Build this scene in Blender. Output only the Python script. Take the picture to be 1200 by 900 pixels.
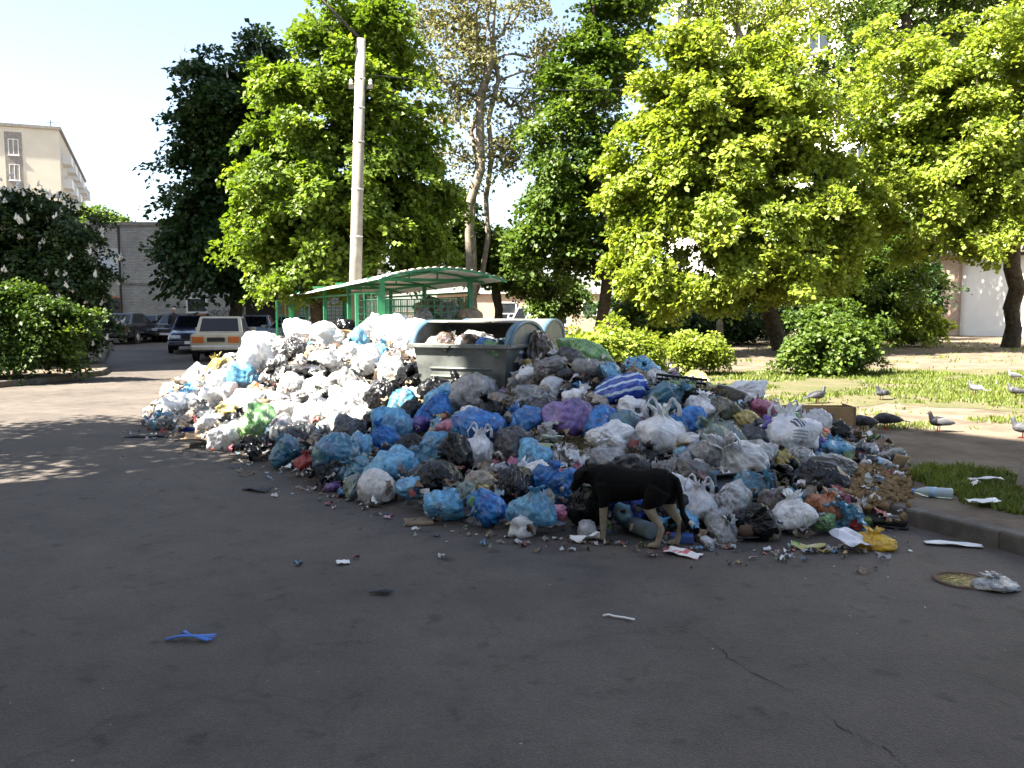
import bpy, bmesh, math, random
import numpy as np
from mathutils import Vector, Matrix

# ------------------------------------------------------------------ scene, camera, sky, sun
for o in list(bpy.data.objects):
    bpy.data.objects.remove(o, do_unlink=True)
scene = bpy.context.scene
C = scene.collection
R = math.radians

CAM_H = 1.65
PITCH = math.atan(87 / 1000)
cam_data = bpy.data.cameras.new('camera')
cam = bpy.data.objects.new('camera', cam_data)
C.objects.link(cam)
cam.location = (0, 0, CAM_H)
cam.rotation_euler = (math.pi / 2 - PITCH, 0, 0)
cam_data.sensor_fit = 'HORIZONTAL'
cam_data.sensor_width = 36
cam_data.lens = 30
cam_data.clip_start = 0.05
cam_data.clip_end = 3000
scene.camera = cam

SUN_DIR = (0.885, 0.466)          # the way the light travels over the ground
SUN_ELEV = 50.0
world = bpy.data.worlds.new('World')
scene.world = world
world.use_nodes = True
wn = world.node_tree.nodes
wl = world.node_tree.links
bg = wn['Background']
sky = wn.new('ShaderNodeTexSky')
sky.sky_type = 'NISHITA'
sky.sun_disc = False
sky.sun_elevation = R(SUN_ELEV)
sky.sun_rotation = math.atan2(-SUN_DIR[0], -SUN_DIR[1])
sky.dust_density = 1.2
sky.air_density = 1.0
sky.ozone_density = 1.0
hsv = wn.new('ShaderNodeHueSaturation')
hsv.inputs['Saturation'].default_value = 0.85
hsv.inputs['Hue'].default_value = 0.5
wl.new(sky.outputs[0], hsv.inputs['Color'])
wl.new(hsv.outputs[0], bg.inputs['Color'])
bg.inputs['Strength'].default_value = 0.05

sd = bpy.data.lights.new('sun', 'SUN')
sd.energy = 5.0
sd.angle = R(0.53)
sd.color = (1.0, 0.93, 0.80)
sun = bpy.data.objects.new('sun', sd)
C.objects.link(sun)
ce, se = math.cos(R(SUN_ELEV)), math.sin(R(SUN_ELEV))
sun.rotation_euler = Vector((SUN_DIR[0] * ce, SUN_DIR[1] * ce, -se)).to_track_quat('-Z', 'Y').to_euler()
sun.location = (-30, -20, 40)

scene.view_settings.view_transform = 'Standard'
scene.view_settings.look = 'None'
scene.view_settings.exposure = 2.9
scene.view_settings.gamma = 1.0
scene.view_settings.use_curve_mapping = False

# ------------------------------------------------------------------ helpers
def ray(px, py):
    cx, cy = (px - 600) / 1000.0, (450 - py) / 1000.0
    c, s = math.cos(PITCH), math.sin(PITCH)
    return np.array([cx, c + cy * s, -s + cy * c])

def G(px, py, z=0.0):
    d = ray(px, py)
    t = (z - CAM_H) / d[2]
    return np.array([0, 0, CAM_H]) + d * t

def P(px, py, dist):
    d = ray(px, py)
    return np.array([0, 0, CAM_H]) + d * (dist / d[1])

_rs = np.random.RandomState(7)
_perm = _rs.permutation(256)
_perm = np.concatenate([_perm, _perm, _perm])
_grad = _rs.normal(size=(256, 3))
_grad /= np.linalg.norm(_grad, axis=1)[:, None]

def noise(p, seed=0.0):
    """gradient noise, p is (N,3), about -0.7..0.7"""
    p = np.asarray(p, float) + np.array([seed * 3.17, seed * 1.31 + 5.2, seed * 7.71])
    i = np.floor(p).astype(int)
    f = p - i
    u = f * f * f * (f * (f * 6 - 15) + 10)
    i &= 255
    out = 0
    for dx in (0, 1):
        wx = u[:, 0] if dx else 1 - u[:, 0]
        for dy in (0, 1):
            wy = u[:, 1] if dy else 1 - u[:, 1]
            for dz in (0, 1):
                wz = u[:, 2] if dz else 1 - u[:, 2]
                h = _perm[_perm[_perm[i[:, 0] + dx] + i[:, 1] + dy] + i[:, 2] + dz]
                g = _grad[h]
                dd = f - np.array([dx, dy, dz])
                out = out + wx * wy * wz * (g * dd).sum(1)
    return out

def mesh_poly(name, V, F, smooth=False):
    me = bpy.data.meshes.new(name)
    me.from_pydata([tuple(map(float, v)) for v in V], [], [tuple(map(int, f)) for f in F])
    if smooth:
        me.polygons.foreach_set('use_smooth', [True] * len(me.polygons))
    me.update()
    return me

def mesh_np(name, V, F, smooth=False):
    """V (N,3), F (M,k) all faces with the same number of corners"""
    V = np.ascontiguousarray(V, np.float32)
    F = np.ascontiguousarray(F, np.int32)
    me = bpy.data.meshes.new(name)
    me.vertices.add(len(V))
    me.vertices.foreach_set('co', V.ravel())
    k = F.shape[1]
    me.loops.add(F.size)
    me.loops.foreach_set('vertex_index', F.ravel())
    me.polygons.add(len(F))
    me.polygons.foreach_set('loop_start', np.arange(0, F.size, k, dtype=np.int32))
    if smooth:
        me.polygons.foreach_set('use_smooth', np.ones(len(F), bool))
    me.update(calc_edges=True)
    me.validate()
    return me

def obj(name, me, m=None, parent=None, loc=(0, 0, 0), rot=(0, 0, 0), scale=(1, 1, 1)):
    o = bpy.data.objects.new(name, me)
    C.objects.link(o)
    o.location = tuple(map(float, loc))
    o.rotation_euler = rot
    o.scale = scale if hasattr(scale, '__len__') else (scale,) * 3
    if parent is not None:
        o.parent = parent
    if m is not None and me is not None:
        if len(me.materials) == 0:
            me.materials.append(m)
        if me.materials[0] != m:
            o.material_slots[0].link = 'OBJECT'
            o.material_slots[0].material = m
    return o

def tag(o, label=None, cat=None, group=None, kind=None):
    if label: o['label'] = label
    if cat: o['category'] = cat
    if group: o['group'] = group
    if kind: o['kind'] = kind
    return o

def empty(name, loc=(0, 0, 0), rz=0.0, label=None, cat=None, group=None):
    o = bpy.data.objects.new(name, None)
    C.objects.link(o)
    o.location = tuple(map(float, loc))
    o.rotation_euler = (0, 0, rz)
    o.empty_display_size = 0.2
    return tag(o, label, cat, group)

def copy_tree(o, parent=None):
    c = o.copy()
    C.objects.link(c)
    c.parent = parent
    for ch in list(o.children):
        copy_tree(ch, c)
    return c

class MB:
    """collects simple solids into one mesh"""
    def __init__(s):
        s.V, s.F = [], []
    def add(s, V, F):
        n = len(s.V)
        s.V += [tuple(map(float, v)) for v in V]
        s.F += [tuple(int(i) + n for i in f) for f in F]
        return s
    def box(s, x0, x1, y0, y1, z0, z1):
        V = [(x, y, z) for z in (z0, z1) for y in (y0, y1) for x in (x0, x1)]
        return s.add(V, [(0, 2, 3, 1), (4, 5, 7, 6), (0, 1, 5, 4), (2, 6, 7, 3), (0, 4, 6, 2), (1, 3, 7, 5)])
    def hexa(s, b, t):
        """bottom quad b and top quad t, each 4 points counter clockwise seen from above"""
        return s.add(list(b) + list(t), [(3, 2, 1, 0), (4, 5, 6, 7), (0, 1, 5, 4), (1, 2, 6, 5), (2, 3, 7, 6), (3, 0, 4, 7)])
    def bar(s, a, b, w, h=None):
        a, b = Vector(a), Vector(b)
        h = h or w
        d = (b - a).normalized()
        up = Vector((0, 0, 1)) if abs(d.z) < .95 else Vector((1, 0, 0))
        x = d.cross(up).normalized() * w / 2
        y = x.cross(d).normalized() * h / 2
        V = [a - x - y, a + x - y, a + x + y, a - x + y, b - x - y, b + x - y, b + x + y, b - x + y]
        return s.add(V, [(0, 1, 2, 3), (7, 6, 5, 4), (0, 4, 5, 1), (1, 5, 6, 2), (2, 6, 7, 3), (3, 7, 4, 0)])
    def tube(s, pts, rad, n=8, cap=True):
        """pts list of points; rad list of r or (rx, ry) ; frames follow the path"""
        pts = [Vector(p) for p in pts]
        k = len(pts)
        prev = None
        base = len(s.V)
        V, F = [], []
        for i, p in enumerate(pts):
            d = (pts[min(i + 1, k - 1)] - pts[max(i - 1, 0)]).normalized()
            if prev is None:
                u = Vector((0, 0, 1)) if abs(d.z) < .9 else Vector((1, 0, 0))
                x = d.cross(u).normalized()
            else:
                x = (prev - d * prev.dot(d)).normalized()
            prev = x
            y = d.cross(x)
            r = rad[i] if hasattr(rad, '__len__') else rad
            rx, ry = r if hasattr(r, '__len__') else (r, r)
            for j in range(n):
                a = 2 * math.pi * j / n
                V.append(p + x * (math.cos(a) * rx) + y * (math.sin(a) * ry))
        for i in range(k - 1):
            for j in range(n):
                a, b = i * n + j, i * n + (j + 1) % n
                F.append((a, b, b + n, a + n))
        if cap:
            F.append(tuple(reversed(range(n))))
            F.append(tuple(range((k - 1) * n, k * n)))
        return s.add(V, F)
    def lathe(s, prof, n=16, axis='z', c=(0, 0, 0)):
        V, F = [], []
        for r, h in prof:
            for j in range(n):
                a = 2 * math.pi * j / n
                q = (r * math.cos(a), r * math.sin(a), h)
                if axis == 'y': q = (q[0], h, q[1])
                if axis == 'x': q = (h, q[0], q[1])
                V.append((q[0] + c[0], q[1] + c[1], q[2] + c[2]))
        for i in range(len(prof) - 1):
            for j in range(n):
                a, b = i * n + j, i * n + (j + 1) % n
                F.append((a, b, b + n, a + n))
        F.append(tuple(reversed(range(n))))
        F.append(tuple(range((len(prof) - 1) * n, len(prof) * n)))
        return s.add(V, F)
    def build(s, name, m, parent=None, smooth=False, loc=(0, 0, 0), rot=(0, 0, 0), bevel=0):
        me = mesh_poly(name, s.V, s.F, smooth)
        bm = bmesh.new(); bm.from_mesh(me)
        bmesh.ops.recalc_face_normals(bm, faces=bm.faces)
        bm.to_mesh(me); bm.free()
        o = obj(name, me, m, parent, loc, rot)
        if bevel:
            b = o.modifiers.new('bevel', 'BEVEL'); b.width = bevel; b.segments = 2
            b.limit_method = 'ANGLE'; b.angle_limit = R(40)
        return o

# ------------------------------------------------------------------ materials
def new_mat(name):
    m = bpy.data.materials.new(name)
    m.use_nodes = True
    nt = m.node_tree
    b = nt.nodes['Principled BSDF']
    return m, nt, nt.nodes, nt.links, b

def node(nt, t, **kw):
    n = nt.nodes.new(t)
    for k, v in kw.items():
        if k in n.inputs.keys():
            n.inputs[k].default_value = v
        else:
            setattr(n, k, v)
    return n

def ramp(nt, stops):
    r = nt.nodes.new('ShaderNodeValToRGB')
    e = r.color_ramp.elements
    while len(e) > 1: e.remove(e[-1])
    e[0].position = stops[0][0]; e[0].color = (*stops[0][1], 1)
    for p, c in stops[1:]:
        q = e.new(p); q.color = (*c, 1)
    return r

def coords(nt, scale=None, world_space=False):
    tc = nt.nodes.new('ShaderNodeTexCoord')
    out = tc.outputs['Object']
    if world_space:
        g = nt.nodes.new('ShaderNodeNewGeometry')
        out = g.outputs['Position']
    return out

def rough_mat(name, c1, c2, scale=4.0, rough=0.8, bump=0.3, bscale=None, dist=0.01, spec=0.3, metal=0.0, ws=False, detail=6.0):
    """two tones mixed by noise, with noise relief"""
    m, nt, N, L, b = new_mat(name)
    co = coords(nt, world_space=ws)
    n1 = node(nt, 'ShaderNodeTexNoise', Scale=scale, Detail=detail, Roughness=0.65)
    L.new(co, n1.inputs['Vector'])
    r = ramp(nt, [(0.32, c1), (0.68, c2)])
    L.new(n1.outputs['Fac'], r.inputs[0])
    L.new(r.outputs[0], b.inputs['Base Color'])
    n2 = node(nt, 'ShaderNodeTexNoise', Scale=bscale or scale * 6, Detail=5.0)
    L.new(co, n2.inputs['Vector'])
    bp = node(nt, 'ShaderNodeBump', Strength=bump, Distance=dist)
    L.new(n2.outputs['Fac'], bp.inputs['Height'])
    L.new(bp.outputs[0], b.inputs['Normal'])
    b.inputs['Roughness'].default_value = rough
    b.inputs['Specular IOR Level'].default_value = spec
    b.inputs['Metallic'].default_value = metal
    return m

def plain(name, c, rough=0.5, metal=0.0, spec=0.5, var=0.12, scale=8.0):
    d = tuple(max(0, x * (1 - var)) for x in c)
    e = tuple(min(1, x * (1 + var)) for x in c)
    return rough_mat(name, d, e, scale, rough, 0.08, None, 0.003, spec, metal)

def leaf_mat(name, dark, mid, light, trans=0.4, tcol=None):
    m, nt, N, L, b = new_mat(name)
    N.remove(b)
    at = node(nt, 'ShaderNodeAttribute', attribute_name='tint')
    r = ramp(nt, [(0.0, dark), (0.5, mid), (1.0, light)])
    L.new(at.outputs['Fac'], r.inputs[0])
    p = N.new('ShaderNodeBsdfPrincipled')
    p.inputs['Roughness'].default_value = 0.5
    p.inputs['Specular IOR Level'].default_value = 0.35
    L.new(r.outputs[0], p.inputs['Base Color'])
    t = N.new('ShaderNodeBsdfTranslucent')
    h = node(nt, 'ShaderNodeHueSaturation', Hue=0.496, Saturation=1.08, Value=1.25)
    L.new(r.outputs[0], h.inputs['Color'])
    L.new(h.outputs[0], t.inputs['Color'])
    mx = node(nt, 'ShaderNodeMixShader')
    mx.inputs[0].default_value = trans
    L.new(p.outputs[0], mx.inputs[1]); L.new(t.outputs[0], mx.inputs[2])
    L.new(mx.outputs[0], N['Material Output'].inputs['Surface'])
    return m

def glass_mat(name, c=(0.02, 0.025, 0.03), rough=0.05):
    m, nt, N, L, b = new_mat(name)
    b.inputs['Base Color'].default_value = (*c, 1)
    b.inputs['Roughness'].default_value = rough
    b.inputs['Specular IOR Level'].default_value = 0.8
    return m

M = {}
def asphalt():
    m, nt, N, L, b = new_mat('asphalt')
    g = coords(nt, world_space=True)
    big = node(nt, 'ShaderNodeTexNoise', Scale=0.45, Detail=7.0, Roughness=0.66)
    L.new(g, big.inputs['Vector'])
    mid = node(nt, 'ShaderNodeTexNoise', Scale=3.0, Detail=7.0, Roughness=0.7)
    L.new(g, mid.inputs['Vector'])
    fine = node(nt, 'ShaderNodeTexVoronoi', Scale=120.0)
    L.new(g, fine.inputs['Vector'])
    r1 = ramp(nt, [(0.3, (0.058, 0.050, 0.044)), (0.7, (0.106, 0.090, 0.079))])
    L.new(big.outputs['Fac'], r1.inputs[0])
    r2 = ramp(nt, [(0.30, (0.60, 0.59, 0.58)), (0.46, (0.92, 0.92, 0.92)), (0.56, (1, 1, 1)), (0.75, (1.25, 1.24, 1.22))])
    L.new(mid.outputs['Fac'], r2.inputs[0])
    mu = node(nt, 'ShaderNodeMix', data_type='RGBA', blend_type='MULTIPLY'); mu.inputs[0].default_value = 1
    L.new(r1.outputs[0], mu.inputs[6]); L.new(r2.outputs[0], mu.inputs[7])
    r3 = ramp(nt, [(0.0, (0.7, 0.7, 0.7)), (0.5, (1.0, 1.0, 1.0)), (1.0, (1.5, 1.48, 1.45))])
    L.new(fine.outputs['Color'], r3.inputs[0])
    mu2 = node(nt, 'ShaderNodeMix', data_type='RGBA', blend_type='MULTIPLY'); mu2.inputs[0].default_value = 0.6
    L.new(mu.outputs[2], mu2.inputs[6]); L.new(r3.outputs[0], mu2.inputs[7])
    # dry oil drops and pressed dirt
    sp = node(nt, 'ShaderNodeTexNoise', Scale=5.5, Detail=3.0, Roughness=0.5)
    L.new(g, sp.inputs['Vector'])
    r4 = ramp(nt, [(0.62, (1, 1, 1)), (0.72, (0.45, 0.43, 0.42))])
    L.new(sp.outputs['Fac'], r4.inputs[0])
    mu3 = node(nt, 'ShaderNodeMix', data_type='RGBA', blend_type='MULTIPLY'); mu3.inputs[0].default_value = 0.8
    L.new(mu2.outputs[2], mu3.inputs[6]); L.new(r4.outputs[0], mu3.inputs[7])
    # hairline cracks
    ds = node(nt, 'ShaderNodeTexNoise', Scale=1.3, Detail=4.0)
    L.new(g, ds.inputs['Vector'])
    va = node(nt, 'ShaderNodeMix', data_type='RGBA', blend_type='LINEAR_LIGHT'); va.inputs[0].default_value = 0.35
    L.new(g, va.inputs[6]); L.new(ds.outputs['Color'], va.inputs[7])
    vo = node(nt, 'ShaderNodeTexVoronoi', feature='DISTANCE_TO_EDGE', Scale=0.42)
    L.new(va.outputs[2], vo.inputs['Vector'])
    gap = node(nt, 'ShaderNodeTexNoise', Scale=0.5, Detail=2.0); L.new(g, gap.inputs['Vector'])
    ad = node(nt, 'ShaderNodeMath', operation='MULTIPLY_ADD'); ad.inputs[1].default_value = 0.06; ad.inputs[2].default_value = -0.026
    L.new(gap.outputs['Fac'], ad.inputs[0])
    sb = node(nt, 'ShaderNodeMath', operation='ADD'); L.new(vo.outputs['Distance'], sb.inputs[0]); L.new(ad.outputs[0], sb.inputs[1])
    r5 = ramp(nt, [(0.0, (0.45, 0.44, 0.43)), (0.006, (1, 1, 1))])
    L.new(sb.outputs[0], r5.inputs[0])
    mu4 = node(nt, 'ShaderNodeMix', data_type='RGBA', blend_type='MULTIPLY'); mu4.inputs[0].default_value = 0.35
    L.new(mu3.outputs[2], mu4.inputs[6]); L.new(r5.outputs[0], mu4.inputs[7])
    L.new(mu4.outputs[2], b.inputs['Base Color'])
    rr = node(nt, 'ShaderNodeMapRange'); rr.inputs[3].default_value = 0.62; rr.inputs[4].default_value = 0.9
    L.new(mid.outputs['Fac'], rr.inputs[0]); L.new(rr.outputs[0], b.inputs['Roughness'])
    b.inputs['Specular IOR Level'].default_value = 0.25
    bp = node(nt, 'ShaderNodeBump', Strength=0.5, Distance=0.006)
    L.new(fine.outputs['Distance'], bp.inputs['Height'])
    bp2 = node(nt, 'ShaderNodeBump', Strength=0.25, Distance=0.02)
    L.new(mid.outputs['Fac'], bp2.inputs['Height']); L.new(bp.outputs[0], bp2.inputs['Normal'])
    L.new(bp2.outputs[0], b.inputs['Normal'])
    return m
M['asphalt'] = asphalt()
M['dirt'] = rough_mat('dirt', (0.075, 0.058, 0.042), (0.17, 0.138, 0.105), 1.6, 0.95, 0.7, 14, 0.03, 0.1, ws=True)
M['soil'] = rough_mat('soil', (0.05, 0.035, 0.02), (0.17, 0.12, 0.07), 5, 0.95, 0.9, 30, 0.02, 0.1)
M['lawn'] = rough_mat('lawn_ground', (0.12, 0.098, 0.066), (0.060, 0.070, 0.026), 1.3, 0.95, 0.7, 12, 0.04, 0.1, ws=True)
M['kerb'] = rough_mat('kerb_concrete', (0.06, 0.054, 0.048), (0.13, 0.12, 0.108), 5, 0.9, 0.5, 60, 0.006, 0.2)
M['concrete'] = rough_mat('pole_concrete', (0.17, 0.155, 0.135), (0.29, 0.265, 0.235), 3, 0.9, 0.4, 40, 0.006, 0.2)
M['green_paint'] = rough_mat('green_paint', (0.012, 0.13, 0.055), (0.02, 0.21, 0.085), 6, 0.45, 0.2, 30, 0.002, 0.5)
M['sheet'] = rough_mat('roof_sheet', (0.38, 0.37, 0.33), (0.62, 0.61, 0.56), 2.2, 0.55, 0.1, 20, 0.002, 0.4)
M['galv'] = rough_mat('galvanised_steel', (0.07, 0.077, 0.075), (0.20, 0.215, 0.205), 2.6, 0.5, 0.25, 22, 0.004, 0.5, 0.35)
M['galv_blue'] = rough_mat('blue_grey_lid', (0.05, 0.10, 0.14), (0.10, 0.17, 0.22), 3, 0.45, 0.2, 22, 0.003, 0.5, 0.2)
M['lid'] = rough_mat('grey_lid', (0.11, 0.105, 0.095), (0.24, 0.23, 0.21), 3, 0.5, 0.2, 20, 0.003, 0.4, 0.2)
M['rust'] = rough_mat('dark_rust', (0.05, 0.03, 0.02), (0.13, 0.08, 0.05), 5, 0.8, 0.4, 40, 0.004)
M['bark'] = rough_mat('bark', (0.035, 0.028, 0.02), (0.11, 0.09, 0.065), 7, 0.95, 0.9, 26, 0.03, 0.1)
M['bark_pale'] = rough_mat('pale_bark', (0.13, 0.11, 0.085), (0.30, 0.26, 0.20), 5, 0.95, 0.8, 26, 0.02, 0.1)
M['wood'] = rough_mat('chipboard', (0.20, 0.125, 0.06), (0.34, 0.225, 0.12), 3, 0.8, 0.3, 60, 0.003, 0.2)
M['oldwood'] = rough_mat('old_wood', (0.10, 0.075, 0.05), (0.24, 0.18, 0.12), 4, 0.9, 0.5, 40, 0.004, 0.2)
M['card'] = rough_mat('cardboard', (0.26, 0.17, 0.09), (0.38, 0.27, 0.16), 4, 0.85, 0.3, 40, 0.003, 0.2)
M['paper'] = plain('white_paper', (0.72, 0.72, 0.70), 0.7, spec=0.3)
M['black'] = plain('black_plastic', (0.012, 0.012, 0.013), 0.4)
M['tyre'] = plain('tyre_rubber', (0.018, 0.018, 0.018), 0.8)
M['rim'] = plain('wheel_rim', (0.35, 0.35, 0.36), 0.35, 0.6)
M['glass'] = glass_mat('dark_glass')
M['carglass'] = glass_mat('car_glass', (0.008, 0.010, 0.014), 0.06)
M['carglass'].node_tree.nodes['Principled BSDF'].inputs['Specular IOR Level'].default_value = 0.3
M['chrome'] = plain('dull_chrome', (0.5, 0.5, 0.5), 0.3, 0.9)
M['redlamp'] = plain('red_lamp', (0.30, 0.02, 0.01), 0.25)
M['amber'] = plain('amber_lamp', (0.55, 0.13, 0.02), 0.25)
M['headlamp'] = plain('clear_lamp', (0.55, 0.57, 0.6), 0.12)
M['plate'] = plain('number_plate', (0.7, 0.7, 0.68), 0.5)
M['ink'] = plain('dark_ink', (0.02, 0.02, 0.025), 0.7)
M['white'] = rough_mat('white_plaster', (0.62, 0.60, 0.55), (0.74, 0.72, 0.67), 0.5, 0.9, 0.15, 8, 0.01, 0.2)
M['cream'] = rough_mat('cream_plaster', (0.50, 0.46, 0.37), (0.60, 0.55, 0.45), 0.3, 0.9, 0.15, 6, 0.01, 0.2)
M['frame'] = plain('window_frame', (0.62, 0.62, 0.60), 0.5)
M['orange_door'] = plain('orange_brown_door', (0.42, 0.17, 0.05), 0.6, var=0.25)
M['darkhole'] = plain('doorway_shade', (0.02, 0.016, 0.012), 0.8)
M['iron'] = plain('dark_iron', (0.05, 0.045, 0.04), 0.6, 0.5)

def brick_mat(name, c1, c2, mortar, scale=1.0):
    m, nt, N, L, b = new_mat(name)
    tc = node(nt, 'ShaderNodeTexCoord')
    sx = node(nt, 'ShaderNodeSeparateXYZ'); L.new(tc.outputs['Object'], sx.inputs[0])
    ad = node(nt, 'ShaderNodeMath', operation='ADD'); L.new(sx.outputs[0], ad.inputs[0]); L.new(sx.outputs[1], ad.inputs[1])
    cb = node(nt, 'ShaderNodeCombineXYZ'); L.new(ad.outputs[0], cb.inputs[0]); L.new(sx.outputs[2], cb.inputs[1])
    br = node(nt, 'ShaderNodeTexBrick', Scale=scale)
    br.inputs['Color1'].default_value = (*c1, 1); br.inputs['Color2'].default_value = (*c2, 1)
    br.inputs['Mortar'].default_value = (*mortar, 1)
    br.inputs['Brick Width'].default_value = 0.26; br.inputs['Row Height'].default_value = 0.085
    br.inputs['Mortar Size'].default_value = 0.010; br.inputs['Mortar Smooth'].default_value = 0.2
    L.new(cb.outputs[0], br.inputs['Vector'])
    n = node(nt, 'ShaderNodeTexNoise', Scale=0.8, Detail=6.0); L.new(tc.outputs['Object'], n.inputs['Vector'])
    r = ramp(nt, [(0.3, (0.78, 0.76, 0.72)), (0.7, (1.08, 1.08, 1.08))]); L.new(n.outputs['Fac'], r.inputs[0])
    mu = node(nt, 'ShaderNodeMix', data_type='RGBA', blend_type='MULTIPLY'); mu.inputs[0].default_value = 1
    L.new(br.outputs['Color'], mu.inputs[6]); L.new(r.outputs[0], mu.inputs[7])
    L.new(mu.outputs[2], b.inputs['Base Color'])
    bp = node(nt, 'ShaderNodeBump', Strength=0.6, Distance=0.02); L.new(br.outputs['Fac'], bp.inputs['Height']); bp.invert = True
    L.new(bp.outputs[0], b.inputs['Normal'])
    b.inputs['Roughness'].default_value = 0.9
    return m
M['brick'] = brick_mat('silicate_brick', (0.36, 0.355, 0.33), (0.47, 0.46, 0.43), (0.22, 0.21, 0.2))
M['brick_tan'] = brick_mat('tan_brick', (0.36, 0.25, 0.18), (0.45, 0.33, 0.24), (0.3, 0.27, 0.23))

# ------------------------------------------------------------------ ground, road, kerbs
def sheet(name, pts, z, m):
    me = mesh_poly(name, [(p[0], p[1], z) for p in pts], [tuple(range(len(pts)))])
    return tag(obj(name, me, m), kind='structure')

sheet('ground', [(-900, -300), (900, -300), (900, 1500), (-900, 1500)], -0.03, M['dirt'])
sheet('road', [(-60, -40), (30, -40), (30, 70), (-60, 70)], 0.0, M['asphalt'])

KERB_R = [(8.2, -7.0), (6.1, -1.4), (3.52, 5.85), (2.83, 7.25), (1.25, 9.5), (-2.3, 12.6), (-6.2, 20.5), (-8.2, 28.0), (-9.0, 36.0), (-9.6, 46.0)]
def raised(name, pts, z, m):
    n = len(pts)
    V = [(x, y, -0.05) for x, y in pts] + [(x, y, z) for x, y in pts]
    F = [tuple(range(n, 2 * n))] + [(i, (i + 1) % n, n + (i + 1) % n, n + i) for i in range(n)]
    o = obj(name, mesh_poly(name, V, F), m)
    return tag(o, kind='structure')
raised('pavement', KERB_R + [(-9.6, 70), (70, 70), (70, -7)], 0.12, M['dirt'])

def lawn_edge():
    pts = [G(640, 455, .125), G(800, 474, .125), G(930, 480, .125), G(1040, 474, .125), G(1180, 480, .125)]
    near = [(p[0], p[1]) for p in pts]
    ring = near + [(16, 14.5), (30, 17), (30, 24), (14, 21.5), (9, 22.5), (4, 20.8), (1, 21.5)]
    out = []
    rg_ = random.Random(12)
    for a, b in zip(ring, ring[1:] + ring[:1]):
        n = max(2, int(math.dist(a, b) / .35))
        out += [(a[0] + (b[0] - a[0]) * k / n + rg_.gauss(0, .10), a[1] + (b[1] - a[1]) * k / n + rg_.gauss(0, .16)) for k in range(n)]
    return out
sheet('lawn', lawn_edge(), 0.125, M['lawn'])

def kerb_line(name, pts, side, z0=-0.05, z1=0.13, w=0.16, step=0.95):
    root = tag(empty(name), kind='structure')
    rng = random.Random(3)
    me = None
    k = 0
    for a, b in zip(pts[:-1], pts[1:]):
        a, b = Vector((*a, 0)), Vector((*b, 0))
        d = (b - a); ln = d.length; d.normalize()
        n = max(1, round(ln / step)); s = ln / n
        for i in range(n):
            if me is None:
                m = MB().box(-.5, .5, -w / 2, w / 2, z0, z1)
                o = m.build('kerb_stone', M['kerb'], root, bevel=0.02)
                me = o.data
            else:
                o = obj('kerb_stone', me, M['kerb'], root)
                bv = o.modifiers.new('bevel', 'BEVEL'); bv.width = 0.02; bv.segments = 2
            c = a + d * (s * (i + .5))
            nrm = Vector((-d.y, d.x, 0)) * (side * w / 2 + rng.uniform(-.008, .008))
            o.location = c + nrm + Vector((0, 0, rng.uniform(-.012, .01)))
            o.rotation_euler = (rng.uniform(-.03, .03), rng.uniform(-.01, .01), math.atan2(d.y, d.x) + rng.uniform(-.012, .012))
            o.scale = ((s - 0.014), 1, 1)
    return root
kerb_line('kerb', KERB_R[1:6], 1)
KERB_L = [(-24, 9.5), (-13.5, 14.6), (-11.3, 16.6), (-10.5, 19.2), (-10.3, 21.4), (-10.8, 22.8), (-12.6, 26.3), (-19.6, 42.0), (-22.5, 47.8)]
raised('pavement_left', KERB_L + [(-60, 47.8), (-60, 9.5)], 0.12, M['dirt'])
kerb_line('kerb_left', KERB_L, 1)

# ------------------------------------------------------------------ buildings
def block(name, label, origin, rz, length, depth, height, wall_m, cols, rows, z0=1.0, storey=2.9, ww=1.5, wh=1.5, cat='building', xs=None, skip=(), frame_m=None):
    root = empty(name, origin, rz, label, cat)
    w = MB().box(0, length, 0, depth, -0.1, height)
    w.build('wall', wall_m, root)
    MB().box(-0.25, length + .25, -.25, depth + .25, height + .003, height + .35).build('roof', M['concrete'], root)
    MB().box(-.06, length + .06, -.06, depth + .06, -.12, .55).build('plinth', M['concrete'], root)
    fr = MB()
    t = .09
    fr.box(0, ww, -.05, .02, 0, t).box(0, ww, -.05, .02, wh - t, wh).box(0, t, -.048, .02, t, wh - t).box(ww - t, ww, -.048, .02, t, wh - t)
    fr.box(ww * .5 - .04, ww * .5 + .04, -.046, .02, t, wh - t).box(-.1, ww + .1, -.12, .02, -.08, -.002)
    fo = fr.build('window', frame_m or M['frame'], root); fme = fo.data
    po = MB().box(t * .5, ww - t * .5, -.02, .01, t * .5, wh - t * .5).build('pane', M['glass'], fo); pme = po.data
    first = True
    xs = xs or [length * (i + .5) / cols - ww / 2 for i in range(cols)]
    for r in range(rows):
        for c, x in enumerate(xs):
            if (r, c) in skip: continue
            if first:
                f = fo; first = False
            else:
                f = obj('window', fme, frame_m or M['frame'], root)
                obj('pane', pme, M['glass'], f)
            f.location = (x, 0, z0 + r * storey)
    return root

# the five storey block beside the camera and the tall one further up the street: they throw the shade
s = Vector((*SUN_DIR, 0))
V1 = Vector((-2.75, 9.17, 0)) - s * 10
ang1 = math.atan2(-.8, .6)
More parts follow.
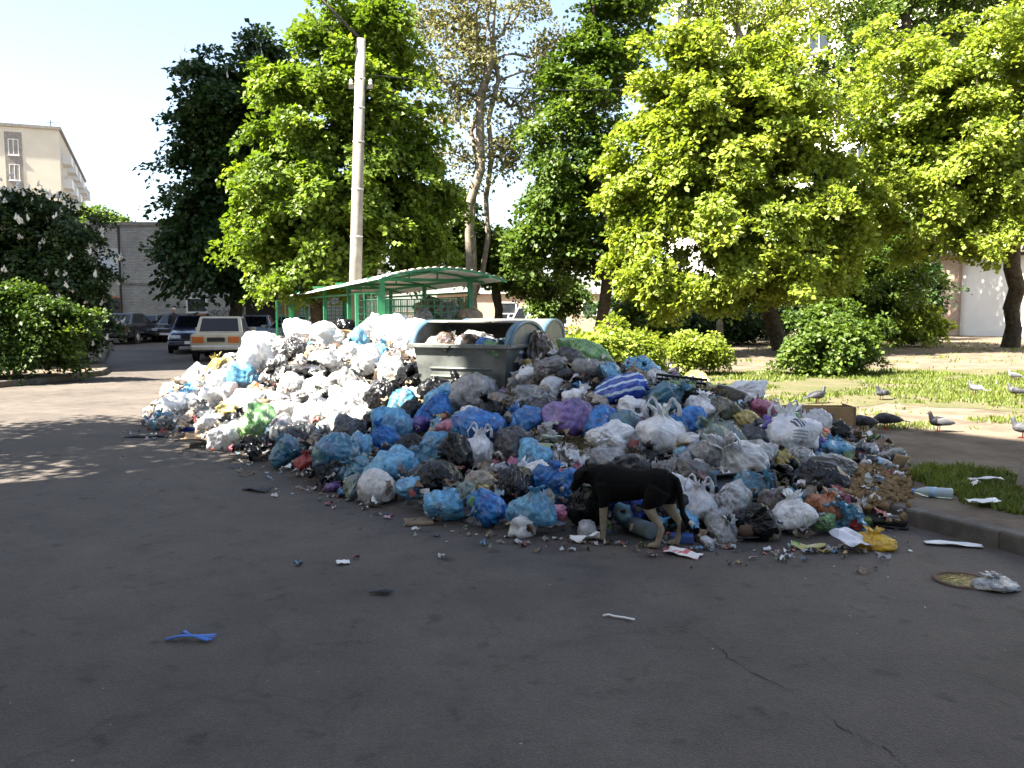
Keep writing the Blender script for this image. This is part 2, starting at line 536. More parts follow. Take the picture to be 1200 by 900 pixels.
# right-hand face of the near block: local x runs along the street away from its corner, front faces the road
TANE = math.tan(R(SUN_ELEV))
def face_block(name, label, corner, u, length, depth, height, wall_m, cols, rows, flip):
    """long face on the road side from corner along u; building lies to the left of u if flip else right"""
    a = math.atan2(u[1], u[0])
    if flip:
        return block(name, label, (*corner, 0), a, length, depth, height, wall_m, cols, rows)
    o = (corner[0] + u[0] * length, corner[1] + u[1] * length, 0)
    return block(name, label, o, a + math.pi, length, depth, height, wall_m, cols, rows)
face_block('apartment_block', 'five storey cream apartment block along the road, shading the asphalt', (V1.x, V1.y), (.6, -.8), 45, 12, 17.4 * TANE - .35, M['cream'], 9, 5, False)
V2 = Vector((-10.6, 22.6, 0)) - s * 14
face_block('apartment_tower', 'tall nine storey white block beside the far street, shading the parked cars', (V2.x - .39 * 30, V2.y + .92 * 30), (.39, -.92), 30, 14, 35, M['white'], 7, 11, False)

# big pale block behind the trees on the right
bb = block('apartment_building', 'tall sunlit white panel building behind the trees beyond the lawn', (13.5, 75, 0.1), math.atan2(-30, 18), 52, 14, 33, M['white'], 15, 11, z0=2.2, ww=1.8, wh=1.6)
MB().box(25.6, 27.3, -1.2, .02, 0, 6.0).build('entrance_pier', M['brick_tan'], bb)
MB().box(27.3, 34.0, -.9, .02, 0, 4.6).build('entrance_wall', M['white'], bb)
MB().box(24.9, 34.5, -1.9, .03, 4.75, 5.05).build('entrance_canopy', M['concrete'], bb)
bal = MB().box(0, 3.2, -1.1, -.002, 0, 1.05).box(-.1, 3.3, -1.2, -.003, -.14, -.004)
bo = bal.build('balcony', M['frame'], bb); bme = bo.data
for i in range(9):
    for j, x in enumerate((7.2, 20.8, 34.6, 44.8)):
        if i == 0 and j in (1, 2): continue
        b_ = bo if (i == 0 and j == 0) else obj('balcony', bme, M['frame'], bb)
        b_.location = (x, 0, 4.4 + i * 2.9)

# tower seen over the brick building
tw = block('distant_tower', 'cream tower block rising behind the flowering lilac', (-73, 97.2, 0), math.atan2(.39, .92), 20, 46, 23.2, M['cream'], 3, 7, z0=2.2, storey=2.95, ww=1.1, wh=1.9, xs=[3.0, 8.8, 14.6])
MB().box(14.25, 16.05, -.03, .002, 0, 22.6).build('stair_recess', M['concrete'], tw)
b2 = MB().box(20.003, 21.0, 0, 3.4, 0, 1.1)
b2o = b2.build('balcony', M['frame'], tw)
for i in range(7):
    for j in range(6):
        b_ = b2o if (i == 0 and j == 0) else obj('balcony', b2o.data, M['frame'], tw)
        b_.location = (0, 3 + j * 7.2, 2.0 + i * 2.95)
for x, h in ((5, 1.6), (13, 2.4), (19, 1.2)):
    MB().tube([(x, 2, 23.5), (x, 2, 23.5 + h)], .05, 5).bar((x - .5, 2, 23.2 + h), (x + .5, 2, 23.2 + h), .05).build('antenna', M['iron'], tw)

# two storey silicate brick building behind the parked cars
bk = empty('brick_building', (-21.8, 48, 0), 0, 'two storey grey brick building behind the parked cars', 'building')
MB().box(0, 13.5, 0, 9, -.1, 6.3).build('wall', M['brick'], bk)
MB().box(-9, -.003, .9, 9, -.1, 6.35).build('wall', M['brick'], bk)
MB().box(-.08, 13.6, -.1, 9.1, 6.303, 6.5).build('roof_parapet', M['concrete'], bk)
MB().box(-9.1, -.085, .8, 9.1, 6.353, 6.55).build('roof_parapet', M['concrete'], bk)
MB().box(.003, 13.45, -.05, .01, -.1, 1.0).build('plinth', M['concrete'], bk)
MB().tube([(-.06, -.06, .3), (-.06, -.06, 6.25)], .07, 8).build('drain_pipe', M['iron'], bk)
MB().box(.01, 13.4, -.045, .01, 3.02, 3.14).build('string_course', M['concrete'], bk)
def bwin(parent, x0, x1, z0, z1, y, fm, pm, name='window'):
    m = MB(); t = .1
    m.box(x0, x1, y - .07, y + .02, z0, z0 + t).box(x0, x1, y - .07, y + .02, z1 - t, z1)
    m.box(x0, x0 + t, y - .067, y + .02, z0 + t, z1 - t).box(x1 - t, x1, y - .067, y + .02, z0 + t, z1 - t)
    f = m.build(name, fm, parent)
    MB().box(x0 + t * .5, x1 - t * .5, y - .03, y + .01, z0 + t * .5, z1 - t * .5).build('pane', pm, f)
    return f
bwin(bk, -1.7, -.25, 3.55, 5.1, .9, M['frame'], plain('lit_pane', (.6, .66, .72), .3))  # the window's lit look is put into the pane's pale colour
bwin(bk, -2.0, -.3, .9, 2.4, .9, M['orange_door'], M['glass'])
bwin(bk, 3.55, 4.75, 1.45, 2.35, 0, M['frame'], M['glass'])
dd = bwin(bk, 3.5, 4.8, 0.1, 1.42, -.06, M['orange_door'], M['orange_door'], 'door')
MB().box(6.5, 10.5, -1.3, -.003, 2.55, 2.8).build('porch_canopy', M['concrete'], bk)
MB().box(6.9, 8.6, -.07, .01, .05, 2.5).build('doorway', M['darkhole'], bk)  # flat slab; the recess's shade is put into its dark colour
MB().box(8.9, 9.8, -.07, .01, .05, 2.3).build('door', M['orange_door'], bk)
gm = MB()
rg = random.Random(5)
for x0 in (5.05, 5.35, 5.68, 6.0):
    pts = [(x0 + rg.uniform(-.12, .16), -.07, 1.25 + .09 * k + rg.uniform(-.05, .05)) for k in range(6)]
    for a, b in zip(pts[:-1], pts[1:]): gm.bar(a, b, .05, .02)
gm.build('graffiti', M['ink'], bk)

# low pinkish brick outbuilding seen far off between the trunks
ob = empty('outbuilding', (-6.5, 74, 0.12), 0, 'low pinkish brick outbuilding far off behind the shelter', 'building')
MB().box(0, 15, 0, 6, -.1, 2.9).build('wall', M['brick_tan'], ob)
MB().box(-.3, 15.3, -.3, 6.3, 2.903, 3.2).build('roof', M['sheet'], ob)
for x in (2, 5.5, 9, 12.5): bwin(ob, x, x + 1.4, 1.0, 2.2, 0, M['frame'], M['glass'])

# ------------------------------------------------------------------ trees
def leaf_mesh(name, A, per, disk, thick, size, rng, outc, upb=1.0, jit=.55):
    n = len(A)
    dn = np.column_stack([rng.normal(0, .35, n), rng.normal(0, .35, n), np.full(n, upb)])
    out = A - outc
    out /= np.linalg.norm(out, axis=1)[:, None] + 1e-6
    dn += out * .55
    dn /= np.linalg.norm(dn, axis=1)[:, None]
    M_ = n * per
    idx = np.repeat(np.arange(n), per)
    N0 = dn[idx]
    ta = rng.normal(size=(M_, 3)); ta -= N0 * (ta * N0).sum(1)[:, None]; ta /= np.linalg.norm(ta, axis=1)[:, None]
    r = disk * np.sqrt(rng.rand(M_)) * (0.6 + .8 * rng.rand(n)[idx])
    pos = A[idx] + ta * r[:, None] + N0 * rng.normal(0, thick, M_)[:, None]
    pos[:, 2] -= r * r / (disk + 1e-6) * .35
    nn = N0 + rng.normal(0, jit, (M_, 3)); nn /= np.linalg.norm(nn, axis=1)[:, None]
    t = ta + rng.normal(0, .7, (M_, 3)); t -= nn * (t * nn).sum(1)[:, None]; t /= np.linalg.norm(t, axis=1)[:, None]
    b = np.cross(nn, t)
    L_ = (size * (.6 + .8 * rng.rand(M_)))[:, None]
    v0 = pos
    v1 = pos + t * L_ * .5 + b * L_ * .40 + nn * L_ * .10
    v2 = pos + t * L_ - nn * L_ * .12
    v3 = pos + t * L_ * .5 - b * L_ * .40 + nn * L_ * .10
    V = np.stack([v0, v1, v2, v3], 1).reshape(-1, 3)
    k = np.arange(M_) * 4
    F = np.stack([np.column_stack([k, k + 1, k + 2]), np.column_stack([k, k + 2, k + 3])], 1).reshape(-1, 3)
    me = mesh_np(name, V, F)
    tint = np.clip(.5 + rng.normal(0, .16, n)[idx] + rng.normal(0, .14, M_), 0, 1)
    at = me.attributes.new('tint', 'FLOAT', 'POINT')
    at.data.foreach_set('value', np.repeat(tint, 4).astype(np.float32))
    return me

def branch_tubes(nodes, parent, rad, k=6):
    V, F = [], []
    nodes = np.array(nodes)
    n0 = 0
    for i in range(len(nodes)):
        p = parent[i]
        if p < 0: continue
        a, b = nodes[p], nodes[i]
        d = b - a; l = np.linalg.norm(d)
        if l < 1e-4: continue
        d /= l
        u = np.array([0, 0, 1.0]) if abs(d[2]) < .9 else np.array([1.0, 0, 0])
        x = np.cross(d, u); x /= np.linalg.norm(x); y = np.cross(d, x)
        ra = min(rad[p], rad[i] * 1.35); rb = rad[i]
        kk = k if rb > .03 else 4
        an = np.arange(kk) * 2 * math.pi / kk
        ring = np.outer(np.cos(an), x) + np.outer(np.sin(an), y)
        V.append(a - d * ra * .3 + ring * ra); V.append(b + d * rb * .3 + ring * rb)
        for j in range(kk):
            F.append((n0 + j, n0 + (j + 1) % kk, n0 + kk + (j + 1) % kk, n0 + kk + j))
        n0 += 2 * kk
    return np.concatenate(V), F

def make_tree(name, label, base, lobes, twigs, per, leaf, lm, bark, tr, seed, group=None, disk=.5, thick=.07, cat='tree',
              lean=(0, 0), top=.75, shell=.42, gap=-.12, gscale=.55, stems=1, hole=None, flowers=None, upb=1.0, jit=.55, dens=1.75):
    """lobes: (px, py, dist, rx_px, ry_px) or world ('w', x, y, z, rx, ry, rz)"""
    rng = np.random.RandomState(seed)
    leaf, per, disk = leaf * .70, int(per * dens), disk * .92
    base = np.array(base, float)
    E = []
    for lb in lobes:
        if lb[0] == 'w':
            E.append((np.array(lb[1:4], float), np.array(lb[4:7], float)))
        else:
            px, py, d, rx, ry = lb
            E.append((P(px, py, d), np.array([rx, rx * .9, ry]) * d / 1000))
    vol = np.array([e[1].prod() for e in E]) ** .8
    T = []
    while len(T) < twigs:
        c, r = E[rng.choice(len(E), p=vol / vol.sum())]
        v = rng.normal(size=3); v /= np.linalg.norm(v)
        p = c + v * r * (rng.rand() ** shell) * (1 + (1.15 if stems == 5 else .75) * noise((v * 2.3 + c)[None], seed)[0])
        if p[2] < base[2] + .08: continue
        if noise((p * gscale)[None], seed)[0] < gap: continue
        T.append(p)
    T = np.array(T)
    cc = np.average([e[0] for e in E], axis=0, weights=vol)
    ztop = T[:, 2].max()
    nodes, par = [], []
    for s_ in range(stems):
        tgt = np.array([cc[0], cc[1], base[2] + (ztop - base[2]) * top])
        if stems > 1:
            a = 2 * math.pi * s_ / stems + rng.rand()
            w = .45 * max(E[0][1][0], .2)
            tgt = tgt + np.array([math.cos(a) * w, math.sin(a) * w, rng.uniform(-.2, .1) * (ztop - base[2])])
        K = 12
        off = np.zeros(3)
        for k in range(K + 1):
            t = k / K
            q = base + (tgt - base) * np.array([t ** 1.5, t ** 1.5, t]) + np.array([lean[0], lean[1], 0]) * math.sin(t * math.pi)
            off = off + rng.normal(0, .012, 3) * (tgt[2] - base[2]) * np.array([1, 1, 0]) * (k > 0)
            par.append(-1 if k == 0 else len(nodes) - 1)
            nodes.append(q + off + (np.array([rng.normal(0, .06), rng.normal(0, .06), 0]) * (stems > 1)))
    nt0 = len(nodes)
    NA = np.zeros((nt0 + 3 * twigs, 3)); NA[:nt0] = nodes
    cnt = nt0
    low = base[2] + .25 * (T[:, 2].min() - base[2]) if stems == 1 else base[2]
    od = np.argsort(np.linalg.norm((T - cc)[:, :2], axis=1) + .3 * np.abs(T[:, 2] - cc[2]))
    tipidx = []
    for p in T[od]:
        D = NA[:cnt] - p
        cost = np.sqrt((D ** 2).sum(1)) + .9 * np.maximum(0, D[:, 2] + .15)
        cost[:nt0] += np.where(NA[:nt0, 2] < low, 50, 0)
        j = int(np.argmin(cost))
        a = NA[j]; d = p - a; l = np.linalg.norm(d)
        prev = j
        for t in (.36, .7, 1.0):
            q = a + d * t
            if t < 1:
                q = q + rng.normal(0, .06, 3) * l + np.array([0, 0, .10 * l * math.sin(t * math.pi)])
            NA[cnt] = q; par.append(prev); prev = cnt; cnt += 1
        tipidx.append(prev)
    count = np.zeros(cnt)
    count[tipidx] = 1
    for i in range(cnt - 1, -1, -1):
        if par[i] >= 0: count[par[i]] += max(count[i], .2)
    rad = tr * (np.maximum(count, .3) / max(count[s_ * 13] for s_ in range(stems))) ** .5
    rad = np.maximum(rad, .007)
    for s_ in range(stems): rad[s_ * 13] *= 1.25
    NA = NA[:cnt]
    root = empty(name, base, 0, label, cat, group)
    bv, bf = branch_tubes(NA - base, par, rad)
    obj('trunk', mesh_poly('trunk', bv, bf, True), bark, root)
    A = np.concatenate([T, NA[[i - 1 for i in tipidx]] * .5 + T[od] * .5])
    A = A[A[:, 2] > base[2] + .05]
    me = leaf_mesh('crown', A - base, per, disk, thick, leaf, rng, cc - base, upb, jit)
    obj('crown', me, lm, root)
    if flowers:
        fm, num, fh, fr, kind = flowers
        outw = T - cc; outw /= np.linalg.norm(outw, axis=1)[:, None]
        sc = (T[:, 2] - cc[2]) * .5 + np.linalg.norm(T - cc, axis=1)
        cand_ = np.argsort(-sc)[:min(num * 2, len(T))]
        pick = T[rng.choice(cand_, num)] + rng.normal(0, .14, (num, 3))
        fmb = MB()
        for p in pick:
            q = p - base + (p - cc) / np.linalg.norm(p - cc) * .28 + np.array([0, 0, .05])
            for g in range(9):
                h = fh * g / 8
                w = fr * (1 - g / 10)
                c = q + np.array([rng.normal(0, w * .4), rng.normal(0, w * .4), h])
                s0 = w * .55
                fmb.add([c + np.array(v) * s0 for v in ((1, 0, 0), (-.5, .86, 0), (-.5, -.86, 0), (0, 0, 1.2), (0, 0, -1))], [(0, 1, 3), (1, 2, 3), (2, 0, 3), (1, 0, 4), (2, 1, 4), (0, 2, 4)])
        fmb.build('blossom', fm, root)
    return root

L_maple = leaf_mat('maple_leaves', (.050, .090, .010), (.115, .180, .020), (.21, .27, .035), .42)
L_yell = leaf_mat('yellow_green_leaves', (.070, .112, .014), (.20, .262, .032), (.34, .385, .07), .45)
L_dark = leaf_mat('chestnut_leaves', (.014, .035, .010), (.028, .060, .014), (.050, .090, .020), .25)
L_mid = leaf_mat('mid_green_leaves', (.035, .070, .010), (.070, .120, .015), (.13, .185, .025), .38)
L_dry = leaf_mat('sparse_olive_leaves', (.09, .09, .03), (.15, .15, .05), (.24, .23, .08), .35)
L_lilac = leaf_mat('lilac_leaves', (.014, .030, .010), (.028, .055, .014), (.05, .085, .02), .25)
M['blossom'] = plain('white_blossom', (.62, .60, .56), .8)

def gb(px, py, z=.12):
    return G(px, py, z)

make_tree('chestnut_tree', 'dark green chestnut tree with white flower candles beside the brick building', (-11.2, 34.5, .1),
          [(262, 120, 34, 60, 62), (245, 210, 34, 56, 80), (232, 290, 33.5, 46, 50), (285, 290, 34.5, 60, 60), (310, 90, 35.5, 42, 50), (300, 190, 36, 60, 100)],
          520, 34, .30, L_dark, M['bark'], .26, 11, disk=.75, thick=.10, flowers=(M['blossom'], 90, .30, .07, 'candle'), gap=-.12, gscale=.7)
make_tree('maple_tree', 'bright green maple tree standing behind the concrete lamp pole', (-4.9, 22.0, .12),
          [(395, 110, 22, 70, 80), (350, 150, 21.6, 62, 80), (330, 240, 21.2, 72, 70), (440, 150, 22.4, 72, 80), (405, 235, 22, 90, 90), (480, 230, 22.6, 56, 80), (315, 300, 21.4, 55, 40), (360, 318, 20.8, 60, 30), (430, 40, 22.6, 60, 60), (390, 30, 22.2, 40, 50), (490, 290, 22.4, 46, 40)],
          900, 36, .185, L_maple, M['bark'], .19, 12, disk=.40, thick=.055, gap=-.0, gscale=1.1)
make_tree('tall_ash_tree', 'tall bare-limbed tree with sparse olive leaves above the green shelter', gb(548, 408),
          [(560, 60, 34, 80, 70), (520, 110, 33, 40, 70), (610, 130, 35, 44, 80), (565, 170, 34, 60, 70), (560, -40, 34, 100, 80), (640, 40, 35, 40, 60), (500, 30, 33, 40, 40)],
          330, 13, .20, L_dry, M['bark_pale'], .19, 13, disk=.6, thick=.14, stems=3, top=.95, gap=-.05, jit=.9)
make_tree('low_ash_tree', 'rounded mid green tree directly behind the shelter roof', gb(590, 404),
          [(560, 290, 36, 42, 36), (600, 315, 36, 40, 30), (520, 270, 35, 40, 50), (640, 330, 37, 26, 20)],
          220, 34, .24, L_mid, M['bark'], .2, 14, disk=.55, thick=.08)
make_tree('linden_tree', 'slender green tree with dark trunk between shelter and yellow maple', gb(703, 410),
          [(690, 90, 33, 55, 70), (655, 170, 32.5, 44, 60), (700, 230, 33, 52, 60), (640, 240, 32, 34, 40), (725, 300, 33, 40, 40), (650, 300, 32.5, 45, 34), (720, 20, 33.5, 60, 60), (610, 290, 32.2, 22, 22)],
          420, 30, .26, L_mid, M['bark'], .24, 15, disk=.6, thick=.09, gap=-.12)
make_tree('big_maple_tree', 'large yellow green maple with leaning dark trunk on the lawn', gb(917, 411),
          [(830, 150, 29, 100, 90), (760, 210, 28.5, 62, 80), (900, 130, 29.5, 90, 80), (850, 250, 28.5, 110, 80), (770, 300, 28, 60, 60), (960, 240, 29.5, 80, 80), (880, 320, 28.5, 90, 40), (820, 80, 29, 80, 46), (950, 310, 29, 70, 40), (810, 350, 27.5, 42, 34)],
          1350, 34, .235, L_yell, M['bark'], .30, 16, disk=.52, thick=.075, lean=(-.5, 0), gap=.09, gscale=.95, dens=1.5)
make_tree('right_maple_tree', 'yellow green maple whose trunk stands before the white entrance wall', gb(1184, 407),
          [(1120, 160, 31, 110, 90), (1060, 90, 31.5, 80, 70), (1200, 90, 31, 110, 90), (1200, 220, 30.5, 100, 70), (1080, 240, 31, 80, 60), (1050, 180, 31, 60, 60), (1150, 280, 30, 60, 24), (1260, 190, 31, 80, 100)],
          1050, 32, .235, L_yell, M['bark'], .30, 17, disk=.52, thick=.075, gap=.11, gscale=.95, dens=1.5)
make_tree('back_tree', 'thin pale tree with open branches high before the white panel building', gb(880, 400),
          [(890, 20, 44, 80, 50), (800, 0, 44, 70, 50), (960, -10, 44, 60, 50), (850, 90, 44, 50, 40)],
          230, 20, .26, L_yell, M['bark_pale'], .26, 18, disk=.7, thick=.12, top=.9, gap=.02, dens=1.2)
make_tree('far_green_tree', 'green tree reaching up beside the white panel building, above the right maple', gb(1050, 399),
          [(1050, 20, 46, 70, 50), (1120, -20, 46, 80, 60), (1000, 90, 45, 50, 50), (1180, 20, 46, 60, 50)],
          330, 26, .28, L_mid, M['bark'], .26, 19, disk=.75, thick=.12, top=.9)
make_tree('young_tree', 'small green tree beside the parked white vans', gb(659, 397),
          [(655, 345, 40, 30, 22), (640, 355, 40, 22, 15)], 90, 34, .22, L_mid, M['bark'], .1, 20, disk=.5, thick=.1)
make_tree('distant_tree', 'distant pale green tree top over the brick building roof', (-42, 92, 0),
          [(122, 262, 90, 26, 20), (140, 268, 92, 14, 12)], 120, 30, .5, L_mid, M['bark'], .3, 21, disk=1.0, thick=.3)
make_tree('dark_thicket_tree', 'dark leafy tree low behind the big maple trunk', gb(850, 398),
          [(850, 360, 44, 70, 26), (760, 350, 44, 50, 30), (940, 360, 44, 60, 26), (1000, 350, 44, 60, 40), (1060, 330, 44, 50, 40)],
          420, 30, .30, L_dark, M['bark'], .2, 22, disk=.7, thick=.12)
make_tree('mid_tree', 'mid green tree behind the leafy bush by the lawn', gb(1000, 405),
          [(1010, 330, 36, 70, 50), (1060, 290, 37, 50, 50), (960, 300, 36, 50, 40)],
          420, 32, .22, L_mid, M['bark'], .16, 23, disk=.5, thick=.09)
# off to the left, at the end of the near block: throws dappled shade on the road
make_tree('roadside_tree', 'roadside tree at the corner of the cream block dappling the road', (-10.3, 6.6, .12),
          [('w', -10.6, 8.0, 6.0, 2.3, 1.7, 1.3), ('w', -9.2, 9.6, 5.2, 1.7, 1.6, 1.0), ('w', -12.0, 7.0, 5.0, 1.5, 1.4, 1.0), ('w', -8.3, 7.0, 5.6, 1.5, .8, 1.1), ('w', -6.9, 7.5, 5.2, 1.1, .7, .8)], 330, 12, .2, L_mid, M['bark'], .12, 24, disk=.55, thick=.2, gap=.05, gscale=1.2)

def bush(name, label, base, lobes, twigs, per, leaf, lm, seed, **kw):
    kw.setdefault('disk', .26); kw.setdefault('thick', .05)
    return make_tree(name, label, base, lobes, twigs, per, leaf, lm, M['bark'], kw.pop('tr', .035), seed, cat='bush', stems=5, top=.6, gap=kw.pop('gap', .02), gscale=kw.pop('gscale', 2.2), **kw)
bush('round_bush', 'round leafy green bush standing alone on the grass strip', gb(968, 440),
     [(975, 405, 19.9, 52, 34), (945, 412, 19.7, 28, 26), (1005, 395, 20, 30, 32), (960, 378, 20, 28, 24), (985, 370, 20.2, 18, 18)], 330, 26, .13, L_mid, 31)
bush('yellow_bush', 'low yellow green bush behind the heap of rubbish', gb(715, 428),
     [(712, 405, 16.5, 46, 24), (680, 410, 16.3, 26, 16), (745, 410, 16.6, 26, 18), (715, 385, 16.7, 18, 16)], 230, 24, .12, L_yell, 32)
bush('small_bush', 'small yellowish bush at the grass edge beside the dirt patch', gb(822, 432),
     [(822, 412, 20, 32, 18), (800, 410, 20, 18, 14)], 120, 22, .12, L_yell, 33)
bush('rear_bush', 'leafy bush beyond the shaded dirt, left of the brick pier', gb(1065, 400),
     [(1065, 375, 36, 36, 22), (1040, 382, 36, 22, 16), (1095, 382, 36, 16, 16)], 150, 30, .2, L_yell, 34, disk=.4)
bush('mid_bush', 'green bush by the slender dark tree trunk', gb(750, 402),
     [(752, 372, 36, 34, 26), (775, 385, 35, 24, 16)], 150, 30, .2, L_mid, 35, disk=.4)
bush('hedge_bush', 'dark hedge bush behind the pale stump', gb(870, 402),
     [(870, 378, 38, 44, 18), (820, 380, 38, 30, 18)], 150, 30, .2, L_dark, 36, disk=.45)
bush('lilac_bush', 'tall dark lilac with white blossom beside the street corner', (-14.2, 24.6, .12),
     [(40, 290, 24.6, 76, 64), (-20, 300, 24.0, 60, 80), (85, 330, 24.4, 42, 50), (20, 250, 24.8, 46, 34), (105, 375, 24.6, 26, 30), (60, 380, 24.4, 60, 40)], 620, 30, .16, L_lilac, 37,
     disk=.36, tr=.09, flowers=(M['blossom'], 480, .15, .085, 'panicle'))
bush('sunlit_bush', 'sunlit green bush in front of the lilac at the left kerb', (-11.9, 19.6, .12),
     [(30, 390, 19.4, 56, 40), (70, 375, 19.6, 34, 26), (-20, 380, 19.2, 50, 50), (75, 408, 19.6, 24, 18), (20, 350, 19.6, 30, 22)], 420, 26, .13, leaf_mat('hedge_leaves', (.022, .045, .008), (.045, .085, .012), (.10, .15, .02), .35), 38, disk=.3)
# pale broken trunks on the lawn
for (px, py, top, lean, lab) in ((843, 399, 372, 0, 'short pale broken trunk standing in front of the dark hedge'), (948, 388, 346, -10, 'pale leaning broken trunk behind the round bush')):
    b_ = gb(px, py + 6)
    h = (py - top) * b_[1] / 1000
    mb = MB().tube([(0, 0, -.05), (lean * .35 * b_[1] / 1000, 0, h * .5), (lean * b_[1] / 1000, 0, h), (lean * 1.1 * b_[1] / 1000, 0, h + .15)], [.22, .17, .15, .04], 9)
    o = mb.build('tree_stump', M['bark_pale'], None, True, b_)
    tag(o, lab, 'stump')

# ------------------------------------------------------------------ grass
def grass(name, label, zones, m, seed):
    rng = np.random.RandomState(seed)
    Vs, Ts = [], []
    for (inside, box, num, h, gapn, z) in zones:
        x = rng.uniform(box[0], box[1], num); y = rng.uniform(box[2], box[3], num)
        ok = inside(x, y)
        nz = noise(np.column_stack([x * .9, y * .9, np.zeros(num)]), seed) + .5 * noise(np.column_stack([x * 3, y * 3, np.zeros(num)]), seed + 3)
        ok &= nz > gapn + rng.normal(0, .06, num)
        x, y, nz = x[ok], y[ok], nz[ok]
        n = len(x)
        a = rng.uniform(0, 2 * math.pi, n); w = rng.uniform(.004, .009, n) * (1 + y / 9)
        hh = h * rng.uniform(.4, 1.3, n) * np.clip(.7 + nz, .4, 1.4)
        la = rng.uniform(0, 2 * math.pi, n); lean = hh * rng.uniform(.1, .8, n)
        p0 = np.column_stack([x - np.cos(a) * w, y - np.sin(a) * w, np.full(n, z)])
        p1 = np.column_stack([x + np.cos(a) * w, y + np.sin(a) * w, np.full(n, z)])
        p2 = np.column_stack([x + np.cos(la) * lean, y + np.sin(la) * lean, z + hh])
        Vs.append(np.stack([p0, p1, p2], 1).reshape(-1, 3))
        Ts.append(np.repeat(np.clip(.5 + nz * .5 + rng.normal(0, .2, n), 0, 1), 3))
    V = np.concatenate(Vs); F = np.arange(len(V)).reshape(-1, 3)
    me = mesh_np(name, V, F)
    me.attributes.new('tint', 'FLOAT', 'POINT').data.foreach_set('value', np.concatenate(Ts).astype(np.float32))
    return tag(obj(name, me, m), label, 'grass', kind='stuff')
L_grass = leaf_mat('grass_blades', (.10, .105, .03), (.095, .13, .022), (.15, .185, .03), .3)
all_ = lambda x, y: np.ones(len(x), bool)
gcx, gcy = G(1185, 577, .12)[:2]
grass('grass', 'sunlit patchy grass strip and tufts on the trodden lawn', [
    (lambda x, y: y > 13.6 + .05 * x, (.5, 20, 13.2, 21), 60000, .085, -.02, .12),
    (lambda x, y: x > -.05 * y, (-2, 30, 21, 40), 16000, .09, .22, .12),
    (lambda x, y: x > 2, (2, 12, 10.8, 14.2), 16000, .06, .22, .12),
    (lambda x, y: ((x - gcx) / .62) ** 2 + ((y - gcy) / 1.05) ** 2 < 1 + .25 * np.sin(x * 17) * np.sin(y * 13), (gcx - .8, gcx + .8, gcy - 1.3, gcy + 1.3), 15000, .085, -.6, .12),
], L_grass, 5)

# ------------------------------------------------------------------ lamp pole
pb = P(413, 375, 19.5); pb[2] = .1
pt = P(423, 46, 19.9)
pole = empty('lamp_pole', pb, 0, 'tall tapered concrete lamp pole rising behind the green shelter', 'lamp pole')
tv = Vector(pt) - Vector(pb)
MB().tube([(0, 0, -.05), tv * .5, tv], [.155, .135, .11], 10).build('shaft', M['concrete'], pole, True)
for t in (.26, .42, .56, .70, .80, .885):
    c = tv * t
    MB().lathe([(.168 - .05 * t, -.015), (.168 - .05 * t, .015)], 12, c=c).build('wire_band', M['frame'], pole)
a0 = tv * .97
arm = P(372, -6, 19.4) - pb
MB().tube([a0 + Vector((-.02, 0, -.35)), a0 + Vector((-.05, 0, .28)), (Vector(arm) + a0) * .5 + Vector((-.02, 0, .12)), Vector(arm)], [.035, .035, .03, .028], 8).build('arm', M['iron'], pole, True)
MB().bar(tv * .86 + Vector((-.25, 0, 0)), tv * .86 + Vector((.3, 0, 0)), .07, .09).build('crossarm', M['iron'], pole)
for dx in (-.2, .24):
    MB().lathe([(.03, 0), (.05, .02), (.03, .06), (.045, .09), (.02, .13)], 8, c=tv * .86 + Vector((dx, 0, .045))).build('insulator', M['frame'], pole)
lampm = MB().tube([Vector(arm), Vector(arm) + Vector((-.25, 0, .1)), Vector(arm) + Vector((-.6, 0, .16))], [(.05, .05), (.14, .09), (.07, .05)], 10)
lampm.build('lamp_head', M['lid'], pole, True)
w0 = Vector(pb) + tv * .9
w1 = Vector((11, 33, 11.5))
pts = [w0.lerp(w1, t / 14) + Vector((0, 0, -.9 * math.sin(math.pi * t / 14))) for t in range(15)]
tag(MB().tube(pts, .012, 5).build('power_cable', M['black'], None, True), 'thin overhead cable running from the concrete pole into the trees', 'cable')

# ------------------------------------------------------------------ green shelter for bins
L0 = np.array([-2.1, 13.9]); ax = np.array([-.37, .929]); cr = np.array([.929, .37])
LEN = 11.2; WID = 1.5; ZB = .12
ridge0 = P(514, 309, 13.0)
sh = empty('bin_shelter', (L0[0], L0[1], ZB), math.atan2(cr[1], cr[0]), 'green steel bin shelter with grey corrugated roof and mesh sides', 'shelter')
# local x across (cr), local y back along the street (ax), origin at the near left post
HE = 2.04
def roofz(x):   # low curved roof
    t = (x - WID * .5) / (WID * .5)
    return HE + .05 + .10 * (1 - t * t)
rv, rf = [], []
nx, ny = 120, 26
for side in (0, 1):
    for j in range(ny + 1):
        y = -1.0 + (LEN + 1.4) * j / ny
        for i in range(nx + 1):
            x = -.28 + (WID + .56) * i / nx
            z = roofz(x) - .012 * (y + 1) - side * .006
            z += .012 * math.sin(2 * math.pi * y / .18) * 0 + .011 * math.sin(2 * math.pi * x / .12)
            rv.append((x, y, z))
o1 = (nx + 1) * (ny + 1)
for j in range(ny):
    for i in range(nx):
        a = j * (nx + 1) + i
        rf.append((a, a + 1, a + nx + 2, a + nx + 1))
        rf.append((o1 + a, o1 + a + nx + 1, o1 + a + nx + 2, o1 + a + 1))
obj('roof', mesh_poly('roof', rv, rf, True), M['sheet'], sh)
ypos = [0, LEN * .25, LEN * .5, LEN * .75, LEN]
